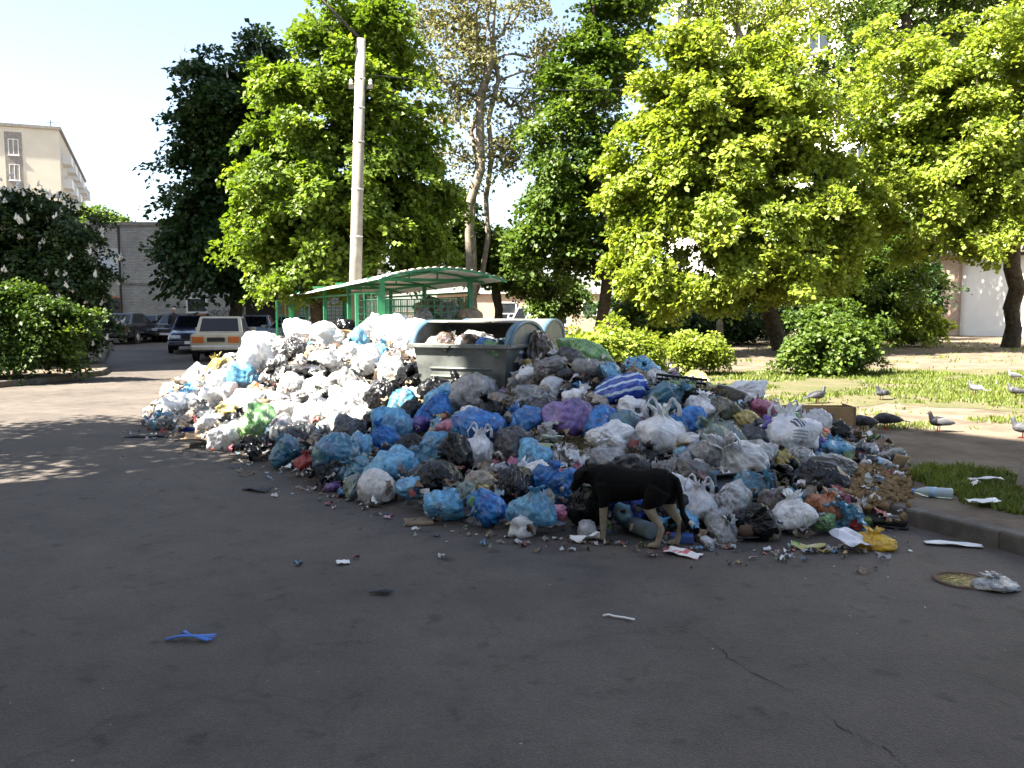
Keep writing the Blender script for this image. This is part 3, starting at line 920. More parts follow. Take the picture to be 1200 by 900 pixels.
for y in ypos:
    for x in (0, WID):
        MB().box(x - .035, x + .035, y - .035, y + .035, -.02, HE).build('post', M['green_paint'], sh)
    tr = MB()
    tr.bar((-.25, y, HE - .02), (WID + .25, y, HE - .02), .04, .05)
    for x in (0.0, .45, .93, 1.4, WID):
        tr.bar((x, y, HE - .02), (x, y, roofz(x) - .012 * y - .02), .025)
    for q in range(8):
        xa, xb = -.25 + (WID + .5) * q / 8, -.25 + (WID + .5) * (q + 1) / 8
        tr.bar((xa, y, roofz(xa) - .03 - .012 * (y + 1)), (xb, y, roofz(xb) - .03 - .012 * (y + 1)), .03)
    tr.build('roof_truss', M['green_paint'], sh)
tr = MB()
for q in range(10):
    xa, xb = -.28 + (WID + .56) * q / 10, -.28 + (WID + .56) * (q + 1) / 10
    tr.bar((xa, -.98, roofz(xa) - .03), (xb, -.98, roofz(xb) - .03), .03)
tr.build('roof_truss', M['green_paint'], sh)
for x in (0, WID * .5, WID):
    MB().bar((x, -1.0, roofz(x) - .035), (x, LEN + .3, roofz(x) - .035 - .012 * LEN), .04).build('purlin', M['green_paint'], sh)
for x in (0, WID):
    MB().bar((x, 0, HE - .22), (x, LEN, HE - .22), .035).build('eave_beam', M['green_paint'], sh)
def lattice(ax0, ax1, along, fixed, z0, z1, step, w=.016):
    m = MB()
    n = max(2, int(round((ax1 - ax0) / step)))
    for i in range(n + 1):
        a = ax0 + (ax1 - ax0) * i / n
        p, q = ((a, fixed, z0), (a, fixed, z1)) if along == 'x' else ((fixed, a, z0), (fixed, a, z1))
        m.bar(p, q, w)
    k = int(round((z1 - z0) / step))
    for i in range(k + 1):
        z = z0 + (z1 - z0) * i / k
        p, q = ((ax0, fixed + .012, z), (ax1, fixed + .012, z)) if along == 'x' else ((fixed + .012, ax0, z), (fixed + .012, ax1, z))
        m.bar(p, q, w)
    for a in (ax0, ax1):
        p, q = ((a, fixed, z0), (a, fixed, z1)) if along == 'x' else ((fixed, a, z0), (fixed, a, z1))
        m.bar(p, q, .05)
    return m
lattice(-.42, -.06, 'x', 0, .15, HE - .25, .11).build('mesh_panel', M['green_paint'], sh)
lattice(.08, WID - .05, 'x', .02, .5, 1.7, .11).build('mesh_panel', M['green_paint'], sh)
lattice(.08, WID - .05, 'x', LEN, .3, 1.9, .11).build('mesh_panel', M['green_paint'], sh)
lattice(-.42, -.06, 'x', LEN, .15, HE - .25, .11).build('mesh_panel', M['green_paint'], sh)
lattice(.06, LEN - .06, 'y', WID, .5, 1.75, .16).build('mesh_panel', M['green_paint'], sh)

# ------------------------------------------------------------------ steel rubbish containers
def container(loc, rz, label, lidang=55):
    c = empty('rubbish_container', loc, rz, label, 'container', None)
    W, D, H = 1.28, 1.05, 1.10     # x along the front, front faces -y
    m = MB()
    wb, db = W * .42, D * .38
    wt, dt = W * .5, D * .5
    t = .012
    for (b, tt) in (((wb, db), (wt, dt)),):
        o_b = [(-b[0], -b[1], .25), (b[0], -b[1], .25), (b[0], b[1], .25), (-b[0], b[1], .25)]
        o_t = [(-tt[0], -tt[1], H), (tt[0], -tt[1], H), (tt[0], tt[1], H), (-tt[0], tt[1], H)]
        i_b = [(x * .96, y * .96, .28) for x, y, z in o_b]
        i_t = [(x * .975, y * .97, H) for x, y, z in o_t]
        V = o_b + o_t + i_b + i_t
        F = [(3, 2, 1, 0), (8, 9, 10, 11)]
        for k in range(4):
            n = (k + 1) % 4
            F += [(k, n, 4 + n, 4 + k), (8 + n, 8 + k, 12 + k, 12 + n), (4 + k, 4 + n, 12 + n, 12 + k)]
        m.add(V, F)
    m.build('body', M['galv'], c, bevel=.008)
    r = MB()
    r.box(-wt - .04, wt + .04, -dt - .05, -dt + .005, H - .03, H + .02).box(-wt - .04, wt + .04, dt - .005, dt + .05, H - .03, H + .02)
    r.box(-wt - .05, -wt + .005, -dt + .006, dt - .006, H - .028, H + .018).box(wt - .005, wt + .05, -dt + .006, dt - .006, H - .028, H + .018)
    r.build('rim', M['galv'], c, bevel=.006)
    for z in (.62, .72, .82):
        k = (z - .25) / (H - .25); y = -(db + (dt - db) * k)
        MB().tube([(-.42, y - .004, z), (.42, y - .004, z)], .014, 8).build('rib', M['galv'], c, True)
    for sx in (-1, 1):       # half round end cheeks
        ch = MB(); V, F = [], []
        n = 18; x0, x1 = sx * (wt - .01), sx * (wt + .035)
        for x in (x0, x1):
            for q in range(n + 1):
                a = math.pi * q / n
                V.append((x, -math.cos(a) * dt, H + .02 + math.sin(a) * .27))
        F = [tuple(range(n + 1)), tuple(reversed(range(n + 1, 2 * n + 2)))] + [(q, q + 1, n + 2 + q, n + 1 + q) for q in range(n)] + [(n, 0, n + 1, 2 * n + 1)]
        ch.add(V, F)
        e = ch.build('end_cheek', M['galv'], c)
        hp = MB(); V, F = [], []
        for q in range(n + 1):
            a = math.pi * q / n
            for rr, xx in ((1.0, x0 - sx * .02), (1.0, x1 + sx * .02), (.86, x1 + sx * .02), (.86, x0 - sx * .02)):
                V.append((xx, -math.cos(a) * dt * rr * 1.015, H + .022 + math.sin(a) * .28 * rr))
        for q in range(n):
            for k in range(4):
                F.append((q * 4 + k, q * 4 + (k + 1) % 4, q * 4 + 4 + (k + 1) % 4, q * 4 + 4 + k))
        hp.add(V, F)
        hp.build('rounded_hoop', M['galv_blue'], e, True)
    V, F = [], []
    n = 14
    for rr in (1.0, .985):
        for q in range(n + 1):
            a = R(lidang) + (R(172) - R(lidang)) * q / n
            for x in (-wt + .015, wt - .015):
                V.append((x, -math.cos(a) * (dt + .01) * rr, H + .03 + math.sin(a) * .27 * rr))
    h = 2 * (n + 1)
    for q in range(n):
        F += [(2 * q, 2 * q + 1, 2 * q + 3, 2 * q + 2), (h + 2 * q, h + 2 * q + 2, h + 2 * q + 3, h + 2 * q + 1)]
    F += [(0, h, h + 1, 1), (2 * n, 2 * n + 1, h + 2 * n + 1, h + 2 * n)]
    l = MB().add(V, F).build('lid', M['lid'], c, True)
    MB().tube([(-.3, -math.cos(R(lidang)) * dt - .03, H + .03 + math.sin(R(lidang)) * .27), (.3, -math.cos(R(lidang)) * dt - .03, H + .03 + math.sin(R(lidang)) * .27)], .014, 6).build('handle', M['iron'], l)
    for sx in (-1, 1):
        for sy in (-1, 1):
            w = MB().lathe([(.03, -.025), (.09, -.02), (.1, 0), (.09, .02), (.03, .025)], 14, 'x', (sx * .42, sy * .3, .1)).build('wheel', M['tyre'], c, True)
            MB().box(sx * .42 - .03, sx * .42 + .03, sy * .3 - .03, sy * .3 + .03, .18, .26).build('wheel_fork', M['iron'], w)
    for sx in (-1, 1):
        MB().tube([(sx * (wt + .04), -.12, H - .2), (sx * (wt + .12), -.12, H - .2), (sx * (wt + .12), .12, H - .2), (sx * (wt + .04), .12, H - .2)], .018, 6).build('lifting_lug', M['iron'], c)
    return c
CT = Vector((-.42, 10.75, .12))
container(CT, R(-25), 'dented grey steel rubbish container, overfull, with its lid slid back', 66)
container((-.02, 12.75, .12), R(-20), 'steel rubbish container with dark lid behind the front container', 20)

# ------------------------------------------------------------------ cars
def paint(name, c, rough=.25):
    m, nt, N, L, b = new_mat(name)
    n = node(nt, 'ShaderNodeTexNoise', Scale=3.0, Detail=5.0)
    tc = node(nt, 'ShaderNodeTexCoord'); L.new(tc.outputs['Object'], n.inputs['Vector'])
    r = ramp(nt, [(.3, tuple(x * .85 + .004 for x in c)), (.7, tuple(x * 1.1 for x in c))]); L.new(n.outputs['Fac'], r.inputs[0])
    L.new(r.outputs[0], b.inputs['Base Color'])
    b.inputs['Roughness'].default_value = rough
    b.inputs['Coat Weight'].default_value = .6
    b.inputs['Coat Roughness'].default_value = .08
    return m

def car(name, label, loc, rz, pm, boxy=False, kind='sedan', plate_m=None, group='cars parked along the street', scale=1.0):
    """x forward, origin on the ground under the middle"""
    c = empty(name, loc, rz, label, 'van' if kind == 'van' else 'car', group)
    c.scale = (scale,) * 3
    if kind == 'van':
        Lh, hw, zr = 2.05, .84, 1.85
        prof = [(-2.05, .50, .95), (-2.0, .32, 1.0), (-1.0, .26, 1.0), (.2, .26, 1.0), (1.1, .26, .98), (1.75, .28, .90), (2.0, .34, .74), (2.07, .45, .60)]
        cab = dict(b=(-2.03, 1.15), t=(-1.93, .35), zr=zr, zb=.99)
    elif boxy:
        Lh, hw, zr = 2.05, .81, 1.43
        prof = [(-2.06, .45, .84), (-2.03, .36, .90), (-1.2, .28, .91), (0, .26, .92), (1.0, .26, .90), (1.6, .28, .88), (2.0, .34, .85), (2.05, .42, .78)]
        cab = dict(b=(-1.30, .85), t=(-.88, .28), zr=zr, zb=.90)
    else:
        Lh, hw, zr = 2.2, .87, 1.43
        prof = [(-2.22, .50, .80), (-2.15, .34, .93), (-1.6, .28, .98), (-.6, .25, .96), (.6, .25, .94), (1.2, .26, .88), (1.8, .28, .78), (2.12, .34, .66), (2.2, .44, .56)]
        cab = dict(b=(-1.75, 1.15), t=(-1.0, .20), zr=zr, zb=.93)
    V, F = [], []
    n = 12
    for i, (x, zb, zt) in enumerate(prof):
        f = .90 if i in (0, len(prof) - 1) else (.97 if i in (1, len(prof) - 2) else 1.0)
        w = hw * f
        q = .93 if not boxy else .97
        sec = [(-w * .92, zb), (-w, zb + .10), (-w * 1.0, (zb + zt) * .5 + .02), (-w * .985, zt - .12), (-w * q, zt - .03), (-w * .8, zt + .004), (w * .8, zt + .004), (w * q, zt - .03), (w * .985, zt - .12), (w, (zb + zt) * .5 + .02), (w, zb + .10), (w * .92, zb)]
        V += [(x, y, z) for y, z in sec]
    for i in range(len(prof) - 1):
        for j in range(n):
            a, b = i * n + j, i * n + (j + 1) % n
            F.append((a, b, b + n, a + n))
    F += [tuple(range(n)), tuple(reversed(range((len(prof) - 1) * n, len(prof) * n)))]
    MB().add(V, F).build('body', pm, c, True, bevel=.02)
    # cabin
    zb, zt = cab['zb'], cab['zr']
    b0, b1 = cab['b']; t0, t1 = cab['t']
    wb, wt = hw * .93, hw * (.72 if not boxy else .80)
    if kind == 'van': wt = hw * .86
    bq = [(b0, -wb, zb - .06), (b1, -wb, zb - .06), (b1, wb, zb - .06), (b0, wb, zb - .06)]
    tq = [(t0, -wt, zt), (t1, -wt, zt), (t1, wt, zt), (t0, wt, zt)]
    MB().hexa(bq, tq).build('cabin', pm, c, bevel=.05)
    cen = Vector(((b0 + b1) / 2, 0, (zb + zt) / 2))
    def pane(nm, p4, off=.012, ins=(.08, .14)):
        p = [Vector(q) for q in p4]
        nrm = (p[1] - p[0]).cross(p[3] - p[0]).normalized()
        if nrm.dot((p[0] + p[2]) / 2 - cen) < 0: nrm.negate()
        def at(u, v): return p[0].lerp(p[1], u).lerp(p[3].lerp(p[2], u), v)
        u0, v0 = ins
        q = [at(u0, v0 + .04), at(1 - u0, v0 + .04), at(1 - u0, 1 - v0 * .8), at(u0, 1 - v0 * .8)]
        MB().hexa([x - nrm * .01 for x in q], [x + nrm * off for x in q]).build(nm, M['carglass'], c)
    pane('windscreen', [bq[1], bq[2], tq[2], tq[1]])
    pane('rear_window', [bq[0], bq[3], tq[3], tq[0]])
    for sgn, (i0, i1) in ((-1, (0, 1)), (1, (3, 2))):
        B0, B1, T0, T1 = Vector(bq[i0]), Vector(bq[i1]), Vector(tq[i0]), Vector(tq[i1])
        for u0, u1 in ((.06, .47), (.50, .95)):
            if kind == 'van' and u0 < .3: continue
            pane('side_window', [B0.lerp(B1, u0), B0.lerp(B1, u1), T0.lerp(T1, u1), T0.lerp(T1, u0)], .012, (.03, .13))
    wx = (1.28, -1.25) if not boxy else (1.25, -1.17)
    rw = .31
    for x in wx:
        for sy in (-1, 1):
            MB().lathe([(rw * 1.16, -.01), (rw * 1.16, .006)], 20, 'y', (x, sy * (hw - .004), rw + .02)).build('wheel_arch', M['black'], c)
            w = MB().lathe([(rw * .6, -.09), (rw * .93, -.085), (rw, -.05), (rw, .05), (rw * .93, .085), (rw * .6, .09)], 20, 'y', (x, sy * (hw - .06), rw)).build('wheel', M['tyre'], c, True)
            MB().lathe([(rw * .6, -.012), (rw * .5, .012), (rw * .15, .02)] if sy > 0 else [(rw * .15, -.02), (rw * .5, -.012), (rw * .6, .012)], 16, 'y', (x, sy * (hw + .035), rw)).build('rim', M['rim'], w, True)
    xr, xf = prof[0][0], prof[-1][0]
    dark = M['black'] if boxy or kind == 'van' else pm
    MB().box(xr - .10, xr + .05, -hw * .93, hw * .93, .36, .52).build('rear_bumper', M['chrome'] if boxy else dark, c, bevel=.03)
    MB().box(xf - .06, xf + .09, -hw * .92, hw * .92, .32, .50).build('front_bumper', dark, c, bevel=.03)
    lz = (.60, .80) if boxy else (.66, .86)
    for sy in (-1, 1):
        y0, y1 = sorted((sy * hw * .46, sy * hw * .88))
        MB().box(xr - .03, xr + .06, y0, y1, *lz).build('tail_light', M['redlamp'] if not boxy else M['amber'], c, bevel=.01)
        MB().box(xf - .12, xf + .035, y0, y1, .58, .70).build('headlight', M['headlamp'], c, bevel=.02)
        MB().box(b1 - .45, b1 - .25, sy * hw * 1.0 - .0, sy * (hw + .19), zb + .02, zb + .15).build('mirror', pm, c, bevel=.02)
    MB().box(xr - .035, xr + .03, -.27, .27, .64 if boxy else .70, .77 if boxy else .82).build('number_plate', plate_m or M['plate'], c)
    MB().box(xf + .0, xf + .10, -.26, .26, .38, .49).build('number_plate', M['plate'], c)
    MB().box(xf - .05, xf + .02, -.36, .36, .57, .67).build('grille', M['black'], c)
    return c
su = math.atan2(.92, -.39)        # heading away along the street
def cpos(px, d):
    return (P(px, 400, d)[0], d, 0)
car('sedan_car', 'black sedan with its boot to the road by the left kerb', cpos(151, 42.5), math.pi / 2 + .06, paint('black_paint', (.012, .012, .016)), scale=1.04)
car('hatchback_car', 'dark green car parked ahead of the black sedan', cpos(179, 46.0), math.pi / 2 + .1, paint('green_black_paint', (.012, .022, .018)), scale=.97)
car('boxy_sedan_car', 'beige boxy old sedan with amber tail lights at the heap', cpos(263, 29.2), math.pi / 2 + .20, paint('beige_paint', (.46, .41, .30), .35), True, plate_m=M['ink'], scale=1.0)
car('estate_car', 'dark blue car facing the road beside the beige sedan', cpos(229, 34.0), -math.pi / 2 + .30, paint('dark_blue_paint', (.018, .022, .05)))
car('silver_car', 'silver blue sedan facing the road under the chestnut tree', cpos(297, 35.2), -math.pi / 2 + .22, paint('silver_blue_paint', (.22, .27, .36)))
car('dark_car', 'dark car half hidden behind the walking person', cpos(209, 45.5), -math.pi / 2 + .1, paint('charcoal_paint', (.02, .02, .022)))
car('grey_car', 'grey car parked behind the left end of the shelter', cpos(349, 33.0), -math.pi / 2 - .2, paint('grey_paint', (.16, .17, .18)))
car('distant_car', 'pale grey car far off behind the container', cpos(592, 56.0), math.pi - .25, paint('pale_grey_paint', (.32, .33, .34)), group='vehicles beyond the lawn')
car('white_van', 'white van seen from its rear corner beyond the lawn', cpos(622, 54.0), math.pi - .95, paint('white_paint', (.62, .62, .60), .35), kind='van', group='vehicles beyond the lawn')
car('second_van', 'white van showing its back doors and dark plate by the young tree', cpos(650, 53.0), math.pi / 2 + .1, paint('white_paint_dull', (.55, .55, .53), .4), kind='van', plate_m=M['ink'], group='vehicles beyond the lawn', scale=.75)

# ------------------------------------------------------------------ person by the far cars
skin = plain('skin', (.32, .19, .13), .6)
def person(loc, rz, label):
    p = empty('person', loc, rz, label, 'person')
    b = MB()      # x is forward
    b.tube([(0, 0, .86), (.02, 0, 1.1), (.05, 0, 1.32), (.07, 0, 1.42), (.09, 0, 1.5), (.12, 0, 1.58), (.13, 0, 1.66), (.12, 0, 1.72)], [(.15, .11), (.15, .11), (.17, .11), (.10, .08), (.055, .055), (.075, .09), (.075, .09), (.03, .04)], 12)
    b.tube([(.19, 0, 1.6), (.235, 0, 1.575)], [.02, .012], 6)
    for sy in (-1, 1):
        b.tube([(.04, sy * .17, 1.38), (.02, sy * .23, 1.12), (.08, sy * .24, .9), (.10, sy * .24, .84)], [.055, .045, .035, .03], 8)
        b.tube([(.10, sy * .24, .85), (.13, sy * .24, .78)], [(.02, .035), (.018, .036)], 8)
        for f in range(4):
            y = sy * .24 + (f - 1.5) * .018
            b.tube([(.125, y, .79), (.145, y, .74), (.14, y, .70)], [.0085, .008, .007], 5)
        b.tube([(.12, sy * .215, .82), (.15, sy * .20, .78)], [.01, .008], 5)
        b.tube([(0, sy * .09, .88), (.03, sy * .10, .48), (-.01, sy * .10, .09)], [.085, .06, .042], 8)
        b.tube([(-.05, sy * .10, .045), (.08, sy * .10, .04), (.16, sy * .10, .03)], [.045, .045, .03], 8)
    o = b.build('body', skin, p, True)
    r = o.modifiers.new('remesh', 'REMESH'); r.mode = 'VOXEL'; r.voxel_size = .011; r.use_smooth_shade = True
    j = MB()
    j.tube([(-.01, 0, .78), (0, 0, .9), (.02, 0, 1.1), (.05, 0, 1.32), (.06, 0, 1.43), (.08, 0, 1.49)], [(.185, .14), (.18, .135), (.185, .135), (.21, .135), (.13, .10), (.065, .065)], 14)
    for sy in (-1, 1):
        j.tube([(.045, sy * .15, 1.40), (.03, sy * .20, 1.3), (.02, sy * .235, 1.12), (.08, sy * .245, .90)], [.07, .075, .062, .05], 8)
    j.build('jacket', plain('dark_jacket', (.018, .018, .024), .8), p, True)
    t = MB()
    for sy in (-1, 1):
        t.tube([(0, sy * .085, .92), (.03, sy * .10, .5), (-.01, sy * .10, .06)], [.105, .08, .068], 9)
    t.build('trousers', plain('blue_jeans', (.05, .07, .13), .85), p, True)
    MB().lathe([(.083, 0), (.095, .03), (.085, .08), (.03, .115)], 12, c=(.125, 0, 1.645)).build('cap', plain('pale_cap', (.5, .5, .48), .8), p, True)
    for sy in (-1, 1):
        MB().tube([(-.06, sy * .10, .05), (.06, sy * .10, .05), (.175, sy * .10, .035)], [(.05, .05), (.052, .048), (.03, .03)], 8).build('shoe', M['black'], p, True)
    return p
person((P(205, 400, 43.5)[0], 43.5, 0), math.pi / 2 + .5, 'person in dark jacket, jeans and pale cap walking between parked cars')

# ------------------------------------------------------------------ dog
def dog_mat():
    m, nt, N, L, b = new_mat('dog_coat')
    tc = node(nt, 'ShaderNodeTexCoord')
    sp = node(nt, 'ShaderNodeSeparateXYZ'); L.new(tc.outputs['Object'], sp.inputs[0])
    nz = node(nt, 'ShaderNodeTexNoise', Scale=9.0, Detail=4.0); L.new(tc.outputs['Object'], nz.inputs['Vector'])
    def math_(op, a, bb, c=None):
        n = node(nt, 'ShaderNodeMath', operation=op)
        for i, v in enumerate((a, bb, c)):
            if v is None: continue
            if hasattr(v, 'links'): L.new(v, n.inputs[i])
            else: n.inputs[i].default_value = v
        return n.outputs[0]
    zz = math_('MULTIPLY_ADD', nz.outputs['Fac'], .05, sp.outputs[2])
    # pale legs: limit is higher on the near hind leg and lower in front
    lim = math_('MULTIPLY_ADD', sp.outputs[0], -.10, .315)
    low = math_('LESS_THAN', zz, lim)
    far = math_('GREATER_THAN', sp.outputs[0], -.39)
    body = math_('MULTIPLY', low, far)
    near = math_('GREATER_THAN', sp.outputs[1], -.04)
    hind = math_('LESS_THAN', sp.outputs[0], .0)
    okleg = math_('MAXIMUM', near, hind)
    nof = math_('MULTIPLY', body, okleg)
    mx = node(nt, 'ShaderNodeMix', data_type='RGBA')
    L.new(nof, mx.inputs[0])
    mx.inputs[6].default_value = (.0045, .0042, .004, 1)
    r = ramp(nt, [(.3, (.16, .125, .085)), (.7, (.30, .25, .18))]); L.new(nz.outputs['Fac'], r.inputs[0])
    L.new(r.outputs[0], mx.inputs[7])
    L.new(mx.outputs[2], b.inputs['Base Color'])
    b.inputs['Roughness'].default_value = .85
    b.inputs['Specular IOR Level'].default_value = .12
    fn = node(nt, 'ShaderNodeTexNoise', Scale=70.0, Detail=3.0)
    mp = node(nt, 'ShaderNodeMapping'); mp.inputs['Scale'].default_value = (.25, 1, .5)
    L.new(tc.outputs['Object'], mp.inputs[0]); L.new(mp.outputs[0], fn.inputs['Vector'])
    bp = node(nt, 'ShaderNodeBump', Strength=.5, Distance=.01); L.new(fn.outputs['Fac'], bp.inputs['Height']); L.new(bp.outputs[0], b.inputs['Normal'])
    return m
def dog(loc, rz, label):
    d = empty('dog', loc, rz, label, 'dog')
    d.scale = (.9, .9, .92)
    b = MB()
    # trunk: deep chest, tucked belly  (x forward, +y the dog's left, z up)
    b.tube([(-.345, 0, .50), (-.31, 0, .495), (-.22, 0, .485), (-.10, 0, .465), (.04, 0, .45), (.16, 0, .445), (.25, 0, .46), (.32, 0, .49)],
           [(.03, .04), (.085, .10), (.105, .12), (.10, .115), (.115, .135), (.12, .155), (.10, .14), (.05, .07)], 16)
    # neck held low and forward, head down into the rubbish
    b.tube([(.20, 0, .49), (.28, 0, .505), (.35, 0, .495), (.40, 0, .475)], [(.085, .105), (.07, .085), (.06, .07), (.055, .06)], 14)
    b.tube([(.36, 0, .515), (.40, 0, .505), (.435, 0, .475), (.458, 0, .435)], [(.04, .04), (.07, .062), (.072, .062), (.045, .045)], 14)
    b.tube([(.44, 0, .46), (.47, 0, .42), (.495, 0, .375), (.505, 0, .355)], [(.045, .045), (.036, .036), (.029, .03), (.017, .018)], 12)
    b.tube([(.435, 0, .43), (.455, 0, .40), (.475, 0, .37)], [.03, .024, .015], 8)     # lower jaw
    for sy in (-1, 1):
        b.tube([(.375, sy * .05, .545), (.385, sy * .085, .535), (.405, sy * .098, .485), (.415, sy * .092, .455)], [(.026, .012), (.032, .012), (.028, .011), (.010, .007)], 8)
    # front legs (shoulder, elbow, wrist, paw)
    for sy, fx in ((1, .0), (-1, .055)):
        b.tube([(.20 + fx * .3, sy * .07, .45), (.185 + fx * .5, sy * .085, .34), (.195 + fx, sy * .085, .27), (.20 + fx, sy * .08, .15), (.195 + fx, sy * .08, .07), (.205 + fx, sy * .08, .03)],
               [(.065, .075), (.05, .055), (.036, .036), (.03, .028), (.024, .024), (.028, .026)], 10)
        b.tube([(.185 + fx, sy * .08, .03), (.225 + fx, sy * .08, .026), (.262 + fx, sy * .08, .02)], [(.028, .026), (.034, .026), (.018, .016)], 8)
        for q in (-.018, 0, .018):
            b.tube([(.235 + fx, sy * .08 + q, .022), (.273 + fx, sy * .08 + q * 1.2, .014)], [.013, .010], 6)
    # hind legs: knee forward against the belly, hock pointing back
    for sy, fx in ((1, .03), (-1, -.075)):
        b.tube([(-.26 + fx * .2, sy * .06, .45), (-.235 + fx * .6, sy * .085, .37), (-.205 + fx, sy * .09, .315), (-.245 + fx, sy * .088, .25), (-.30 + fx, sy * .082, .185), (-.312 + fx, sy * .08, .15), (-.292 + fx, sy * .08, .08), (-.278 + fx, sy * .08, .032)],
               [(.085, .10), (.07, .082), (.052, .056), (.038, .04), (.025, .027), (.026, .028), (.023, .023), (.027, .026)], 10)
        b.tube([(-.295 + fx, sy * .08, .03), (-.255 + fx, sy * .08, .026), (-.215 + fx, sy * .08, .02)], [(.026, .026), (.034, .026), (.018, .016)], 8)
        for q in (-.018, 0, .018):
            b.tube([(-.24 + fx, sy * .08 + q, .022), (-.204 + fx, sy * .08 + q * 1.2, .014)], [.013, .010], 6)
    # tail hanging, tip swept out
    b.tube([(-.31, 0, .545), (-.365, 0, .52), (-.395, .0, .44), (-.405, .0, .35), (-.425, .0, .27), (-.475, .0, .215), (-.51, 0, .205)], [.035, .032, .028, .025, .022, .016, .007], 10)
    o = b.build('body', dog_mat(), d, True)
    r = o.modifiers.new('remesh', 'REMESH'); r.mode = 'VOXEL'; r.voxel_size = .0085; r.use_smooth_shade = True
    s_ = o.modifiers.new('smooth', 'SMOOTH'); s_.iterations = 5; s_.factor = .5
    MB().lathe([(.008, -.008), (.017, 0), (.008, .01)], 8, 'x', (.507, 0, .352)).build('nose', M['black'], d, True)
    for sy in (-1, 1):
        MB().lathe([(.003, -.008), (.009, 0), (.003, .008)], 8, 'x', (.452, sy * .05, .475)).build('eye', M['black'], d, True)
    MB().tube([(-.475, 0, .2165), (-.50, 0, .207), (-.522, 0, .203)], [.0165, .013, .004], 8).build('tail_tip', plain('white_fur', (.5, .48, .44), .9), d, True)
    return d
hind = G(768, 644); fore = G(716, 633)
DOG = (hind * .47 + fore * .53)
dog((DOG[0], DOG[1] + .06, 0), math.pi - .50, 'black dog with pale legs nosing into the rubbish bags')

# ------------------------------------------------------------------ pigeons
def bird(loc, rz, label, m1, m2, peck=False, sc=1.0):
    p = empty('pigeon', loc, rz, label, 'bird', 'birds on the trodden ground')
    p.scale = (sc,) * 3
    b = MB()
    b.tube([(-.20, 0, .10), (-.12, 0, .115), (-.05, 0, .125), (.03, 0, .13), (.08, 0, .135), (.11, 0, .15)], [(.02, .008), (.035, .025), (.06, .055), (.068, .065), (.055, .055), (.03, .032)], 10)
    if peck:
        b.tube([(.08, 0, .14), (.13, 0, .12), (.16, 0, .07), (.17, 0, .045)], [.04, .03, .024, .02], 8)
        hd = (.172, 0, .04); bk = (.19, 0, .005)
    else:
        b.tube([(.08, 0, .14), (.105, 0, .19), (.115, 0, .225), (.12, 0, .24)], [.042, .03, .026, .02], 8)
        hd = (.12, 0, .235); bk = (.165, 0, .228)
    b.tube([(hd[0] - .02, 0, hd[2]), (hd[0], 0, hd[2] + .002), (hd[0] + .022, 0, hd[2])], [.014, .025, .012], 8)
    o = b.build('body', m1, p, True)
    r = o.modifiers.new('remesh', 'REMESH'); r.mode = 'VOXEL'; r.voxel_size = .008; r.use_smooth_shade = True
    MB().tube([hd, bk], [.009, .003], 6).build('beak', M['ink'], p)
    for sy in (-1, 1):
        MB().tube([(.05, sy * .055, .14), (-.03, sy * .066, .13), (-.12, sy * .045, .115), (-.19, sy * .02, .105)], [(.012, .03), (.014, .05), (.012, .035), (.006, .01)], 8).build('wing', m2, p, True)
        MB().tube([(.0, sy * .025, .08), (.0, sy * .028, .0)], .006, 6).bar((-.02, sy * .028, .004), (.035, sy * .028, .004), .012, .006).build('leg', M['redlamp'], p)
    MB().hexa([(-.16, -.025, .1), (-.27, -.04, .085), (-.27, .04, .085), (-.16, .025, .1)][::-1], [(-.16, -.025, .112), (-.27, -.04, .09), (-.27, .04, .09), (-.16, .025, .112)][::-1]).build('tail', m2, p)
    return p
pg1 = plain('pigeon_grey', (.05, .052, .062), .7, var=.3); pg2 = plain('pigeon_dark', (.02, .02, .025), .6); pg3 = plain('pigeon_pale', (.15, .15, .16), .7, var=.25)
for px, py, rz, l, a, b_, pk, sc in (
    (958, 473, .4, 'dark pigeon standing behind the upright board', pg2, pg1, False, 1.1),
    (1033, 469, -2.6, 'grey pigeon upright on the sunlit dirt near the grass edge', pg1, pg1, False, 1.0),
    (1142, 462, 2.0, 'grey pigeon with barred wings walking on the grass strip', pg1, pg3, False, .95),
    (1188, 446, 2.2, 'pale pigeon farthest back on the grass strip', pg3, pg1, False, .9),
    (1190, 466, 2.4, 'dark grey pigeon in front of the pale pigeon on grass', pg1, pg2, False, .95),
    (1100, 506, math.pi, 'pale winged pigeon with dark head at the shade edge', pg2, pg3, False, 1.0),
    (1010, 507, math.pi + .2, 'black bird pecking right beside the board', pg2, pg2, True, 1.15),
    (1038, 504, math.pi + .1, 'black bird pecking in the open beside another black bird', pg2, pg2, True, 1.15),
    (1199, 514, 2.9, 'grey pigeon at the shade edge beside the concrete post', pg1, pg1, False, 1.0)):
    q = G(px, py, .12)
    bird((q[0], q[1], .125), rz, l, a, b_, pk, sc)

